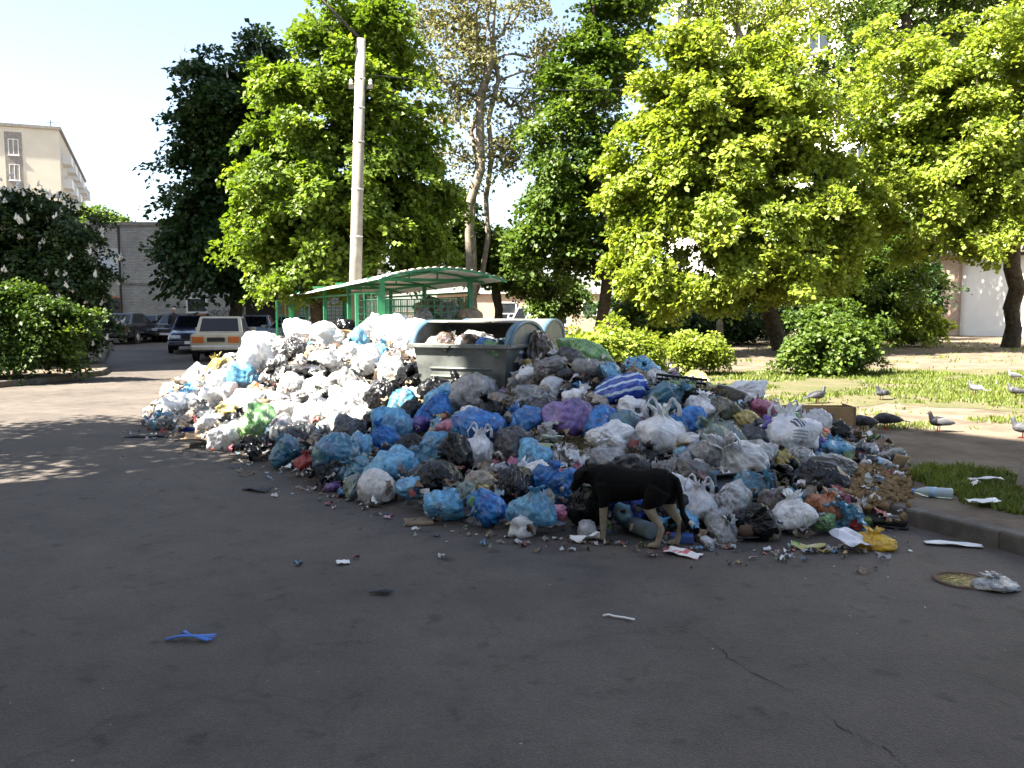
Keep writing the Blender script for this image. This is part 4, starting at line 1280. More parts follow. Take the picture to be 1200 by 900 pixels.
# ------------------------------------------------------------------ the heap of rubbish
cp = []
for px, py in ((165, 500), (180, 509), (212, 517), (270, 532), (330, 558), (400, 584), (490, 613), (600, 633), (700, 634), (800, 634), (880, 636), (960, 634), (1020, 628), (1058, 602), (1066, 575)):
    q = G(px, py); cp.append((q[0], q[1], 0.0))
cp += [(3.9, 8.2, .10), (4.3, 9.6, .08), (4.2, 11.2, .05), (2.9, 12.3, .05), (1.4, 13.4, .05), (-.6, 15.2, .2), (-3.4, 18.5, .1), (-5.6, 18.6, .05), (-6.5, 16.8, 0), (-6.1, 14.6, 0), (-5.7, 13.2, 0)]
for px, py, d in ((1000, 520, 8.7), (945, 500, 8.9), (862, 472, 9.3), (800, 452, 9.6), (740, 440, 9.7), (690, 428, 10.0), (645, 418, 10.5),
                  (545, 478, 9.9), (490, 462, 10.4), (585, 466, 9.7), (440, 404, 13.2), (400, 398, 14.2), (350, 397, 15.0), (300, 412, 14.4), (252, 441, 13.4), (205, 480, 12.6),
                  (620, 510, 8.3), (520, 506, 9.0), (700, 528, 7.9), (800, 525, 7.7), (870, 555, 7.3), (930, 530, 7.9), (400, 474, 11.3), (330, 482, 11.6), (455, 446, 11.8),
                  (470, 560, 7.9), (580, 580, 7.2), (700, 590, 6.9), (820, 600, 6.7), (930, 600, 6.8), (1000, 585, 7.3), (300, 520, 10.9), (230, 502, 12.0)):
    q = P(px, py, d); cp.append((q[0], q[1], max(q[2], .02)))
cp += [(.1, 11.9, .95), (-.6, 12.6, 1.05), (.9, 11.0, .9)]
cp = np.array(cp)
def _phi(r): return np.where(r > 1e-9, r * r * np.log(r + 1e-12), 0)
_n = len(cp)
_D = np.linalg.norm(cp[:, None, :2] - cp[None, :, :2], axis=2)
_A = np.zeros((_n + 3, _n + 3)); _A[:_n, :_n] = _phi(_D) + np.eye(_n) * .02
_A[:_n, _n] = 1; _A[:_n, _n + 1:] = cp[:, :2]; _A[_n, :_n] = 1; _A[_n + 1:, :_n] = cp[:, :2].T
_w = np.linalg.solve(_A, np.concatenate([cp[:, 2], np.zeros(3)]))
def heap_h(xy):
    xy = np.atleast_2d(xy)
    r = np.linalg.norm(xy[:, None] - cp[None, :, :2], axis=2)
    return _phi(r) @ _w[:_n] + _w[_n] + xy @ _w[_n + 1:]
FOOT = np.array([(c[0], c[1]) for c in cp[:26]])
def inside(xy, poly=FOOT):
    x, y = xy[:, 0], xy[:, 1]
    r = np.zeros(len(xy), bool)
    j = len(poly) - 1
    for i in range(len(poly)):
        xi, yi = poly[i]; xj, yj = poly[j]
        cnd = ((yi > y) != (yj > y)) & (x < (xj - xi) * (y - yi) / (yj - yi + 1e-12) + xi)
        r ^= cnd
        j = i
    return r
def heap_z(xy):
    xy = np.atleast_2d(np.asarray(xy, float))
    ins = inside(xy)
    out = np.zeros(len(xy))
    if ins.any():
        q = xy[ins]
        de = np.full(len(q), 9.0)
        for a, b_ in zip(FOOT, np.roll(FOOT, -1, 0)):
            d = b_ - a
            t = np.clip(((q - a) @ d) / (d @ d), 0, 1)
            de = np.minimum(de, np.linalg.norm(q - a - t[:, None] * d, axis=1))
        out[ins] = np.minimum(np.maximum(heap_h(q), np.minimum(.17, .5 * de)), 1.1 * de + .03)
    return out

gx = np.arange(-7.4, 4.8, .07); gy = np.arange(5.6, 18.8, .07)
XX, YY = np.meshgrid(gx, gy)
pts = np.column_stack([XX.ravel(), YY.ravel()])
HH = heap_z(pts)
ok = inside(pts) & (HH > .01)
p3 = np.column_stack([pts, np.zeros(len(pts))])
HH = HH + np.where(ok, .09 * noise(p3 * 3.1, 2) + .05 * noise(p3 * 8.0, 4) - .09, 0) - .05
nxg = len(gx)
okg = ok.reshape(XX.shape)
fidx = []
for j in range(len(gy) - 1):
    row = okg[j, :-1] | okg[j, 1:] | okg[j + 1, :-1] | okg[j + 1, 1:]
    for i in np.nonzero(row)[0]:
        a = j * nxg + i
        fidx.append((a, a + 1, a + nxg + 1, a + nxg))
used, inv = np.unique(np.array(fidx), return_inverse=True)
hm, nt, N, L, b = new_mat('packed_rubbish')
co = coords(nt, world_space=True)
vo = node(nt, 'ShaderNodeTexVoronoi', Scale=16.0); L.new(co, vo.inputs['Vector'])
sp_ = node(nt, 'ShaderNodeSeparateColor'); L.new(vo.outputs['Color'], sp_.inputs[0])
rr = ramp(nt, [(0, (.02, .016, .013)), (.35, (.06, .045, .032)), (.55, (.11, .085, .06)), (.72, (.20, .19, .18)), (.84, (.05, .10, .15)), (.93, (.35, .34, .33)), (1, (.18, .05, .04))])
L.new(sp_.outputs[0], rr.inputs[0]); L.new(rr.outputs[0], b.inputs['Base Color'])
bp = node(nt, 'ShaderNodeBump', Strength=1.0, Distance=.05); L.new(vo.outputs['Distance'], bp.inputs['Height']); L.new(bp.outputs[0], b.inputs['Normal'])
b.inputs['Roughness'].default_value = .8
tag(obj('packed_rubbish', mesh_np('packed_rubbish', np.column_stack([pts, HH])[used], inv.reshape(-1, 4), True), hm),
    'packed dirty rubbish filling the heap under the bags', 'rubbish', kind='stuff')

def hit(px, py):
    d = ray(px, py)
    t = np.arange(4.0, 22.0, .012) / d[1]
    q = np.array([0, 0, CAM_H]) + t[:, None] * d
    h = heap_z(q[:, :2])
    k = np.nonzero(q[:, 2] <= h)[0]
    if len(k):
        i = k[0]
    else:                       # just over the ridge: rest on the highest ground under the line of sight
        gap_ = q[:, 2] - h + np.where((h > .05) & (q[:, 1] < 15.5), 0, 9)
        i = int(np.argmin(gap_))
    hit.gap = 0.0 if len(k) else float(gap_[i])
    return q[i], d / np.linalg.norm(d)

# ---- bag shapes
PROF = {
    'tied': [(0, -.5), (.5, -.5), (.86, -.38), (1, -.05), (.94, .22), (.74, .44), (.44, .60), (.19, .69), (.10, .75), (.13, .82), (.27, .93), (.36, 1.0)],
    'lump': [(0, -.5), (.5, -.5), (.88, -.36), (1, -.03), (.96, .22), (.78, .43), (.5, .56), (.25, .61), (.1, .625), (0, .63)],
    'slack': [(0, -.42), (.6, -.42), (.95, -.3), (1, -.08), (.92, .10), (.72, .24), (.46, .32), (.25, .40), (.18, .5), (.26, .60), (.40, .64)],
}
def bag_mesh(seed, kind):
    rng = np.random.RandomState(seed)
    pr = np.array(PROF[kind], float)
    nth, nph = 46, 72
    u = np.linspace(0, len(pr) - 1, nth)
    r = np.interp(u, np.arange(len(pr)), pr[:, 0]); z = np.interp(u, np.arange(len(pr)), pr[:, 1])
    for _ in range(2):
        r[1:-1] = (r[:-2] + 2 * r[1:-1] + r[2:]) / 4; z[1:-1] = (z[:-2] + 2 * z[1:-1] + z[2:]) / 4
    ph = np.arange(nph) * 2 * math.pi / nph
    Z, PH = np.meshgrid(z, ph, indexing='ij'); RR = np.repeat(r[:, None], nph, 1)
    c, s_ = np.cos(PH), np.sin(PH)
    q = np.column_stack([(c * 1.7).ravel(), (s_ * 1.7).ravel(), (Z * .8).ravel()])
    warp = noise(q, seed).reshape(Z.shape)
    pl = np.zeros_like(Z)
    for k, a in ((5, .5), (9, .5), (15, .3)):
        pl += a * (1 - 2 * np.abs(np.sin(k * .5 * PH + rng.rand() * 6 + warp * 4)))
    zt = {'tied': (.1, .72), 'lump': (.25, .75), 'slack': (-.1, .45)}[kind]
    A = np.clip((Z - zt[0]) / (zt[1] - zt[0]), 0, 1)
    if kind != 'lump':
        RR = RR * (1 + (.05 + .40 * A) * pl * .55)
        Z = Z + (A > .98) * pl * .10
    else:
        RR = RR * (1 + .08 * A * pl)
    V = np.column_stack([(RR * c).ravel(), (RR * s_).ravel(), Z.ravel()])
    nr = V / (np.linalg.norm(V, axis=1)[:, None] + 1e-6)
    amp = np.clip(1.15 - A.ravel() * .75, .2, 1)
    ln = np.column_stack([np.cos(PH).ravel() * 2.6, np.sin(PH).ravel() * 2.6, Z.ravel() * .9])
    disp = .36 * noise(V * 1.15, seed + 1) - .34 * np.abs(noise(V * 1.9 + nr, seed + 2)) - .20 * np.abs(noise(ln, seed + 3)) - .11 * np.abs(noise(ln * 2.3 + V * 1.2, seed + 4)) 
    V = V + nr * (disp * amp + .09)[:, None]
    for _ in range(rng.randint(2, 5)):          # corners of the film and things poking out
        dv = rng.normal(size=3); dv[2] = abs(dv[2]) * .8; dv /= np.linalg.norm(dv)
        g = np.exp(rng.uniform(9, 22) * (nr @ dv - 1))
        V = V + (g * rng.uniform(.12, .42) * amp)[:, None] * dv
    V[:, 2] = np.where(V[:, 2] < -.42, -.42 + (V[:, 2] + .42) * .3, V[:, 2])
    V[:, 0] *= rng.uniform(.9, 1.15); V[:, 1] *= rng.uniform(.75, 1.1)
    bend = rng.uniform(-.35, .35, 2)
    t2 = np.clip(V[:, 2] - .2, 0, None) ** 2
    V[:, 0] += bend[0] * t2 * 1.6; V[:, 1] += bend[1] * t2 * 1.6
    F = []
    i, j = np.meshgrid(np.arange(nth - 1), np.arange(nph), indexing='ij')
    a = (i * nph + j).ravel(); b_ = (i * nph + (j + 1) % nph).ravel()
    F = np.column_stack([a, b_, b_ + nph, a + nph])
    return mesh_np('bag_' + kind, V, F, True)
def rag_mesh(seed):
    rng = np.random.RandomState(seed)
    n = 40
    u = np.linspace(-1, 1, n); U, W = np.meshgrid(u, u); U = U.ravel(); W = W.ravel()
    P0 = np.column_stack([U, W, np.zeros(n * n)])
    rad = np.sqrt(U * U + W * W)
    P0[:, :2] += .22 * np.column_stack([noise(P0 * 1.8, seed), noise(P0 * 1.8, seed + 7)])
    z = .55 * noise(P0 * 1.2, seed + 1) - .55 * np.abs(noise(P0 * 2.2, seed + 2)) - .32 * np.abs(noise(P0 * 4.3, seed + 3)) - .14 * np.abs(noise(P0 * 8.5, seed + 4)) + .42 - .22 * rad ** 2
    P0[:, 2] = np.maximum(z, -.35)
    P0[:, :2] *= (1 - .22 * np.abs(noise(P0 * 3.0, seed + 5)) * 2)[:, None]
    i, j = np.meshgrid(np.arange(n - 1), np.arange(n - 1)); a = (j * n + i).ravel()
    return mesh_np('bag_rag', P0, np.column_stack([a, a + 1, a + n + 1, a + n]), True)
BAGS = {'rag': [rag_mesh(400 + k) for k in range(7)], 'tied': [bag_mesh(100 + k, 'tied') for k in range(9)], 'lump': [bag_mesh(200 + k, 'lump') for k in range(9)], 'slack': [bag_mesh(300 + k, 'slack') for k in range(6)]}
def handle_mesh(seed):
    rng = np.random.RandomState(seed)
    m = MB()
    for sx in (-1, 1):
        pts = []
        for k in range(11):
            a = math.pi * k / 10
            pts.append((sx * .34 + .22 * math.cos(a) + .04 * rng.normal(), .05 * rng.normal(), .42 + .42 * math.sin(a) + .02 * rng.normal()))
        m.tube(pts, [(.10 - .055 * math.sin(math.pi * k / 10), .018) for k in range(11)], 6)
    return m
hs = [handle_mesh(k) for k in range(3)]
HANDLES = []
for h in hs:
    HANDLES.append(mesh_poly('handle', h.V, h.F, True))

def film(name, c, c2=None, rough=.32, see=.35, trans=.18, dark=.45, spec=.6):
    m, nt, N, L, b = new_mat(name)
    c2 = c2 or tuple(x * dark for x in c)
    tc = node(nt, 'ShaderNodeTexCoord')
    oi = node(nt, 'ShaderNodeObjectInfo')
    ad = node(nt, 'ShaderNodeVectorMath', operation='ADD')
    sc = node(nt, 'ShaderNodeVectorMath', operation='SCALE'); sc.inputs[0].default_value = (7, 13, 5); L.new(oi.outputs['Random'], sc.inputs['Scale'])
    L.new(tc.outputs['Object'], ad.inputs[0]); L.new(sc.outputs[0], ad.inputs[1])
    n1 = node(nt, 'ShaderNodeTexNoise', Scale=2.2, Detail=5.0, Roughness=.6, Distortion=.6); L.new(ad.outputs[0], n1.inputs['Vector'])
    r1 = ramp(nt, [(.36, c2), (.60, c)]); L.new(n1.outputs['Fac'], r1.inputs[0])
    v = node(nt, 'ShaderNodeTexVoronoi', Scale=3.2); L.new(ad.outputs[0], v.inputs['Vector'])
    h = node(nt, 'ShaderNodeHueSaturation', Saturation=.55, Value=.45); L.new(v.outputs['Color'], h.inputs['Color'])
    n2 = node(nt, 'ShaderNodeTexNoise', Scale=1.7, Detail=4.0); L.new(ad.outputs[0], n2.inputs['Vector'])
    f = node(nt, 'ShaderNodeMapRange'); f.inputs[1].default_value = .46; f.inputs[2].default_value = .66; f.inputs[3].default_value = 0; f.inputs[4].default_value = see
    L.new(n2.outputs['Fac'], f.inputs[0])
    mx = node(nt, 'ShaderNodeMix', data_type='RGBA'); L.new(f.outputs[0], mx.inputs[0]); L.new(r1.outputs[0], mx.inputs[6]); L.new(h.outputs[0], mx.inputs[7])
    hv = node(nt, 'ShaderNodeHueSaturation')
    mr = node(nt, 'ShaderNodeMapRange'); mr.inputs[3].default_value = .72; mr.inputs[4].default_value = 1.12; L.new(oi.outputs['Random'], mr.inputs[0]); L.new(mr.outputs[0], hv.inputs['Value'])
    L.new(mx.outputs[2], hv.inputs['Color'])
    L.new(hv.outputs[0], b.inputs['Base Color'])
    b.inputs['Roughness'].default_value = rough * .72
    b.inputs['Specular IOR Level'].default_value = spec
    w = node(nt, 'ShaderNodeTexNoise', Scale=2.6, Detail=2.5, Roughness=.4, Distortion=1.5); L.new(ad.outputs[0], w.inputs['Vector'])
    ab = node(nt, 'ShaderNodeMath', operation='SUBTRACT'); ab.inputs[1].default_value = .5; L.new(w.outputs['Fac'], ab.inputs[0])
    ab2 = node(nt, 'ShaderNodeMath', operation='ABSOLUTE'); L.new(ab.outputs[0], ab2.inputs[0])
    bp = node(nt, 'ShaderNodeBump', Strength=.55, Distance=.05); bp.invert = True; L.new(ab2.outputs[0], bp.inputs['Height'])
    w2 = node(nt, 'ShaderNodeTexNoise', Scale=16.0, Detail=3.0, Distortion=1.0); L.new(ad.outputs[0], w2.inputs['Vector'])
    bp2 = node(nt, 'ShaderNodeBump', Strength=.10, Distance=.015); L.new(w2.outputs['Fac'], bp2.inputs['Height']); L.new(bp.outputs[0], bp2.inputs['Normal'])
    L.new(bp2.outputs[0], b.inputs['Normal'])
    if trans > 0:
        t = N.new('ShaderNodeBsdfTranslucent'); L.new(hv.outputs[0], t.inputs['Color']); L.new(bp2.outputs[0], t.inputs['Normal'])
        ms = node(nt, 'ShaderNodeMixShader'); ms.inputs[0].default_value = trans
        L.new(b.outputs[0], ms.inputs[1]); L.new(t.outputs[0], ms.inputs[2]); L.new(ms.outputs[0], N['Material Output'].inputs['Surface'])
    return m
FILM = {
    'white': film('white_film', (.80, .80, .80), (.58, .59, .62), .38, .22),
    'clear': film('clear_film', (.50, .51, .53), (.24, .235, .23), .22, .6),
    'grey': film('grey_film', (.27, .265, .26), (.11, .105, .10), .26, .4),
    'dark grey': film('dark_grey_film', (.06, .06, .065), (.02, .02, .022), .3, .15, .05, spec=.4),
    'black': film('black_film', (.007, .007, .008), (.003, .003, .0035), .22, .0, 0, spec=.32),
    'blue': film('blue_film', (.028, .22, .60), (.012, .09, .33), .26, .25),
    'deep blue': film('deep_blue_film', (.015, .08, .50), (.008, .03, .25), .28, .15),
    'light blue': film('light_blue_film', (.17, .46, .70), (.06, .22, .38), .24, .4),
    'teal': film('teal_film', (.08, .26, .38), (.03, .12, .20), .24, .45),
    'purple': film('purple_film', (.24, .16, .44), (.11, .06, .22), .32, .3),
    'violet': film('violet_film', (.16, .10, .45), (.07, .03, .22), .3, .2),
    'green': film('green_film', (.22, .42, .16), (.08, .20, .08), .3, .5),
    'grey green': film('grey_green_film', (.24, .31, .25), (.10, .14, .11), .3, .6),
    'yellow': film('yellow_film', (.46, .38, .11), (.24, .19, .05), .34, .3),
    'bright yellow': film('bright_yellow_film', (.75, .48, .03), (.5, .28, .02), .35, .1),
    'olive': film('olive_film', (.17, .16, .10), (.08, .075, .045), .4, .3),
    'pink': film('pink_film', (.58, .20, .33), (.35, .10, .18), .36, .3),
    'red': film('red_film', (.50, .04, .04), (.26, .02, .02), .3, .2),
    'orange': film('orange_film', (.62, .25, .10), (.38, .12, .05), .34, .3),
    'brown': film('brown_film', (.11, .075, .05), (.04, .028, .02), .25, .4),
    'beige': film('beige_film', (.44, .37, .29), (.24, .18, .13), .4, .6),
}
def overprint(src, name, build):
    m = src.copy(); m.name = name
    nt = m.node_tree; b = nt.nodes['Principled BSDF']; L = nt.links
    old = b.inputs['Base Color'].links[0].from_socket
    tc = nt.nodes.new('ShaderNodeTexCoord'); sp = nt.nodes.new('ShaderNodeSeparateXYZ'); L.new(tc.outputs['Object'], sp.inputs[0])
    def mt(op, *a):
        n = nt.nodes.new('ShaderNodeMath'); n.operation = op
        for i, v in enumerate(a):
            if hasattr(v, 'links'): L.new(v, n.inputs[i])
            else: n.inputs[i].default_value = v
        return n.outputs[0]
    fac, colr = build(nt, L, mt, sp.outputs)
    mx = nt.nodes.new('ShaderNodeMix'); mx.data_type = 'RGBA'
    L.new(fac, mx.inputs[0]); L.new(old, mx.inputs[6]); mx.inputs[7].default_value = (*colr, 1)
    L.new(mx.outputs[2], b.inputs['Base Color'])
    return m
def _emblem(nt, L, mt, xyz):
    x, y, z = xyz
    ex = mt('DIVIDE', mt('SUBTRACT', x, .08), .20); ez = mt('DIVIDE', mt('SUBTRACT', z, .16), .13)
    el = mt('LESS_THAN', mt('ADD', mt('MULTIPLY', ex, ex), mt('MULTIPLY', ez, ez)), 1.0)
    hole = mt('GREATER_THAN', mt('SINE', mt('ADD', mt('MULTIPLY', x, 55), mt('MULTIPLY', z, 30))), -.35)
    el = mt('MULTIPLY', el, hole)
    rows = mt('GREATER_THAN', mt('SINE', mt('MULTIPLY', z, 90)), .1)
    lim = mt('MULTIPLY', mt('LESS_THAN', z, -.03), mt('GREATER_THAN', z, -.24))
    wid = mt('LESS_THAN', mt('ABSOLUTE', mt('SUBTRACT', x, .1)), .24)
    dash = mt('GREATER_THAN', mt('SINE', mt('ADD', mt('MULTIPLY', x, 120), mt('MULTIPLY', z, 400))), -.4)
    tx = mt('MULTIPLY', mt('MULTIPLY', rows, lim), mt('MULTIPLY', wid, dash))
    f = mt('MULTIPLY', mt('MAXIMUM', el, tx), mt('LESS_THAN', y, 0.0))
    return f, (.03, .03, .05)
FILM['printed white'] = overprint(FILM['white'], 'printed_white_film', _emblem)
FILM['striped blue'] = overprint(FILM['deep blue'], 'striped_blue_film', lambda nt, L, mt, xyz: (mt('GREATER_THAN', mt('SINE', mt('ADD', mt('MULTIPLY', xyz[2], 16), mt('MULTIPLY', xyz[1], 9))), .55), (.45, .6, .75)))
def zone(px, py):
    if px < 300: return 'on the low sunlit heap end'
    if px < 470: return 'on the sunlit heap slope' if py < 505 else 'at the heap foot below the sunlit slope'
    if px < 640 and py < 472: return 'just below the front container'
    if px < 840 and py < 478: return 'on the ridge by the front container'
    if 660 < px < 800 and py > 545: return 'behind the black dog'
    if px >= 835: return 'at the kerb end of the heap' if py > 545 else 'on the heap beside the upright board'
    if py > 545: return 'at the front foot of the heap'
    return 'on the shaded middle slope'
brng = random.Random(77)
def place_bag(px, py, w, h, col, kind='tied', label=None, tilt=None, rz=None):
    q, d = hit(px, py)
    dep = q[1]
    rw = w * dep / 1000 / 2; rh = h * dep / 1000
    c = q + np.array([0, .10 * rw, .18 * rh - min(.7 * hit.gap, .25)])
    return bag_at(c, rw, rh, col, kind, zone(px, py), label, tilt, rz, w)
def bag_at(c, rw, rh, col, kind, where, label=None, tilt=None, rz=None, wpx=30):
    hand = kind == 'handled'
    k = 'slack' if hand else kind
    me = brng.choice(BAGS[k])
    zspan = {'rag': .8, 'tied': 1.45, 'lump': 1.05, 'slack': 1.0}[k]
    sz = rh / zspan
    sz = min(max(sz, rw * .55), rw * 1.5)
    o = obj('rubbish_bag', me, FILM[col], None, c)
    o.scale = (rw * 1.15, rw * brng.uniform(.8, 1.1), sz * 1.08)
    tl = tilt if tilt is not None else (brng.gauss(0, .38), brng.gauss(0, .38))
    if brng.random() < .22 and tilt is None: tl = (brng.uniform(.7, 1.4) * brng.choice((-1, 1)), brng.gauss(0, .4))
    o.rotation_euler = (tl[0], tl[1], brng.uniform(0, 6.28) if rz is None else rz)
    if hand:
        obj('handle', brng.choice(HANDLES), FILM[col], o)
        if rz is None: o.rotation_euler.z = brng.gauss(0, .5)
    size = 'big ' if wpx > 42 else ('small ' if wpx < 24 else '')
    form = {'rag': 'torn flattened', 'tied': 'knotted', 'lump': 'crumpled', 'slack': 'slack open', 'handled': 'two-handled'}[kind]
    colw = 'see-through' if col == 'clear' else col
    tag(o, label or f'{size}{form} {colw} plastic bag {where}', 'bag', f'{colw} bags {where}')
    return o

HERO = [
 # below the container and down the middle
 (485, 453, 46, 36, 'black', 'tied'), (508, 466, 34, 28, 'black', 'lump'), (577, 444, 38, 36, 'clear', 'tied'), (604, 428, 32, 28, 'deep blue', 'slack'),
 (631, 414, 52, 36, 'brown', 'lump'), (620, 445, 28, 26, 'white', 'handled'), (645, 440, 34, 28, 'grey', 'lump'), (667, 449, 26, 30, 'black', 'lump'),
 (687, 421, 52, 28, 'green', 'lump'), (692, 446, 36, 34, 'grey', 'lump'), (671, 429, 26, 22, 'dark grey', 'lump'), (716, 446, 34, 24, 'light blue', 'lump'),
 (649, 460, 28, 22, 'white', 'lump'), (625, 476, 46, 26, 'grey', 'lump'), (641, 484, 40, 18, 'dark grey', 'lump'), (679, 473, 36, 26, 'white', 'slack'),
 (680, 489, 18, 16, 'red', 'lump'), (671, 504, 60, 38, 'purple', 'lump'), (620, 503, 50, 38, 'blue', 'tied'), (577, 494, 38, 36, 'black', 'tied'),
 (508, 492, 38, 26, 'blue', 'lump'), (471, 478, 30, 28, 'teal', 'lump'), (482, 489, 26, 28, 'black', 'lump'), (521, 477, 40, 28, 'light blue', 'lump'),
 (553, 470, 50, 36, 'clear', 'lump'), (551, 491, 30, 18, 'white', 'lump'), (603, 488, 20, 14, 'yellow', 'lump'), (469, 507, 28, 22, 'light blue', 'lump'),
 (493, 502, 20, 30, 'violet', 'lump'), (564, 513, 52, 34, 'blue', 'lump'), (528, 507, 34, 24, 'pink', 'slack'), (513, 531, 38, 40, 'light blue', 'tied'),
 (560, 533, 44, 36, 'white', 'handled'), (535, 548, 48, 36, 'black', 'lump'), (604, 529, 50, 32, 'dark grey', 'lump'), (481, 532, 36, 26, 'black', 'lump'),
 (473, 553, 42, 30, 'light blue', 'lump'), (705, 505, 42, 36, 'blue', 'lump'), (724, 469, 64, 30, 'striped blue', 'lump'), (601, 548, 16, 18, 'pink', 'lump'),
 (620, 561, 42, 26, 'white', 'slack'), (641, 574, 40, 36, 'blue', 'tied'), (604, 580, 48, 38, 'black', 'lump'), (567, 574, 48, 34, 'beige', 'slack'),
 (520, 600, 48, 38, 'light blue', 'tied'), (623, 610, 58, 42, 'light blue', 'tied'), (656, 606, 20, 22, 'pink', 'lump'), (690, 604, 54, 50, 'black', 'lump'),
 (700, 577, 28, 24, 'green', 'slack'), (588, 560, 30, 18, 'clear', 'slack'), (545, 583, 30, 20, 'grey green', 'lump'), (668, 560, 24, 22, 'clear', 'slack'), (655, 540, 30, 22, 'white', 'slack'),
 (740, 560, 44, 34, 'dark grey', 'lump'), (742, 600, 46, 46, 'deep blue', 'lump'), (715, 548, 34, 28, 'clear', 'lump'),
 # right of middle
 (777, 479, 48, 42, 'teal', 'tied'), (817, 453, 30, 22, 'yellow', 'lump'), (784, 441, 26, 18, 'purple', 'slack'), (750, 436, 46, 20, 'light blue', 'slack'),
 (822, 482, 34, 32, 'white', 'slack'), (845, 486, 40, 24, 'olive', 'lump'), (809, 502, 32, 38, 'blue', 'lump'), (775, 517, 62, 46, 'white', 'handled'),
 (730, 508, 42, 38, 'teal', 'lump'), (842, 522, 58, 38, 'grey green', 'handled'), (878, 498, 32, 28, 'yellow', 'tied'), (859, 549, 66, 52, 'white', 'handled'),
 (816, 563, 42, 32, 'grey', 'lump'), (816, 600, 50, 48, 'white', 'handled'), (860, 594, 38, 32, 'clear', 'lump'), (848, 622, 54, 26, 'clear', 'slack'),
 (738, 526, 32, 24, 'grey', 'lump'), (891, 472, 26, 16, 'white', 'slack'), (896, 485, 26, 18, 'pink', 'lump'), (922, 519, 62, 54, 'printed white', 'handled', None, (-.35, .1), .05),
 (906, 514, 36, 42, 'violet', 'slack'), (930, 498, 22, 16, 'green', 'lump'), (957, 503, 32, 28, 'white', 'lump'), (964, 511, 18, 16, 'red', 'lump'),
 (981, 508, 22, 20, 'black', 'lump'), (953, 525, 26, 26, 'violet', 'lump'), (975, 534, 34, 26, 'light blue', 'slack'), (995, 531, 28, 14, 'dark grey', 'lump'),
 (1040, 537, 32, 14, 'clear', 'slack'), (975, 559, 48, 38, 'clear', 'lump'), (960, 573, 52, 36, 'black', 'lump'), (915, 565, 42, 32, 'black', 'slack'),
 (890, 561, 18, 16, 'deep blue', 'lump'), (968, 598, 46, 26, 'orange', 'slack'), (992, 590, 16, 18, 'pink', 'lump'), (928, 609, 50, 36, 'white', 'slack'),
 (966, 617, 24, 24, 'green', 'slack'), (1000, 604, 22, 16, 'beige', 'lump'), (900, 596, 30, 24, 'brown', 'lump'), (888, 540, 34, 30, 'clear', 'lump'), (937, 545, 32, 26, 'clear', 'lump'),
 (800, 545, 26, 18, 'clear', 'slack'), (905, 628, 22, 16, 'olive', 'lump'), (830, 640, 20, 14, 'white', 'slack'),
 # left, at the edge of the shade
 (336, 537, 46, 32, 'teal', 'tied'), (359, 546, 26, 22, 'red', 'slack'), (352, 518, 38, 26, 'dark grey', 'lump'), (381, 521, 40, 26, 'grey', 'slack'),
 (395, 540, 58, 36, 'teal', 'lump'), (418, 534, 34, 30, 'light blue', 'lump'), (448, 526, 34, 36, 'blue', 'tied'), (461, 508, 42, 32, 'light blue', 'lump'),
 (456, 556, 52, 32, 'light blue', 'lump'), (452, 470, 34, 26, 'black', 'lump'), (415, 575, 36, 22, 'grey green', 'lump'), (440, 500, 30, 26, 'black', 'lump'),
 # sunlit side
 (319, 500, 22, 16, 'pink', 'lump'), (404, 450, 44, 26, 'grey', 'slack'), (363, 437, 46, 18, 'dark grey', 'slack'), (349, 414, 28, 16, 'dark grey', 'lump'),
 (464, 424, 24, 24, 'brown', 'lump'), (411, 388, 30, 20, 'black', 'lump'), (203, 483, 38, 26, 'white', 'lump'), (256, 427, 30, 18, 'yellow', 'slack'),
 (285, 450, 36, 22, 'light blue', 'lump'), (221, 466, 28, 18, 'light blue', 'slack'), (424, 474, 38, 28, 'white', 'lump'), (372, 484, 40, 26, 'white', 'slack'), (398, 470, 28, 20, 'clear', 'lump'), (352, 470, 24, 18, 'grey', 'slack'), (372, 458, 34, 22, 'white', 'tied'), (444, 458, 26, 20, 'dark grey', 'slack'), (330, 440, 24, 16, 'dark grey', 'slack'), (318, 470, 28, 18, 'clear', 'slack'), (280, 492, 22, 16, 'black', 'slack'),
 (340, 457, 36, 26, 'white', 'tied'), (300, 430, 46, 30, 'white', 'lump'), (380, 402, 44, 28, 'white', 'lump'), (430, 430, 46, 34, 'white', 'tied'),
 (290, 480, 46, 30, 'white', 'lump'), (250, 470, 36, 26, 'white', 'slack'), (330, 490, 44, 28, 'white', 'handled'), (395, 502, 36, 24, 'white', 'slack'), (420, 498, 28, 22, 'clear', 'lump'),
 (440, 400, 40, 28, 'white', 'lump'), (460, 445, 36, 32, 'clear', 'lump'), (270, 505, 34, 20, 'dark grey', 'slack'), (237, 490, 30, 22, 'grey', 'slack'),
 (350, 395, 40, 26, 'white', 'lump'), (310, 410, 40, 24, 'white', 'lump'), (385, 428, 40, 26, 'white', 'slack'), (300, 462, 22, 14, 'orange', 'lump'),
 (190, 495, 22, 16, 'light blue', 'slack'), (230, 445, 30, 20, 'white', 'lump'), (262, 452, 34, 22, 'white', 'lump'),
]
occ = []
for h in HERO:
    place_bag(*h)
    occ.append(h[:4])
occ = np.array(occ, float)
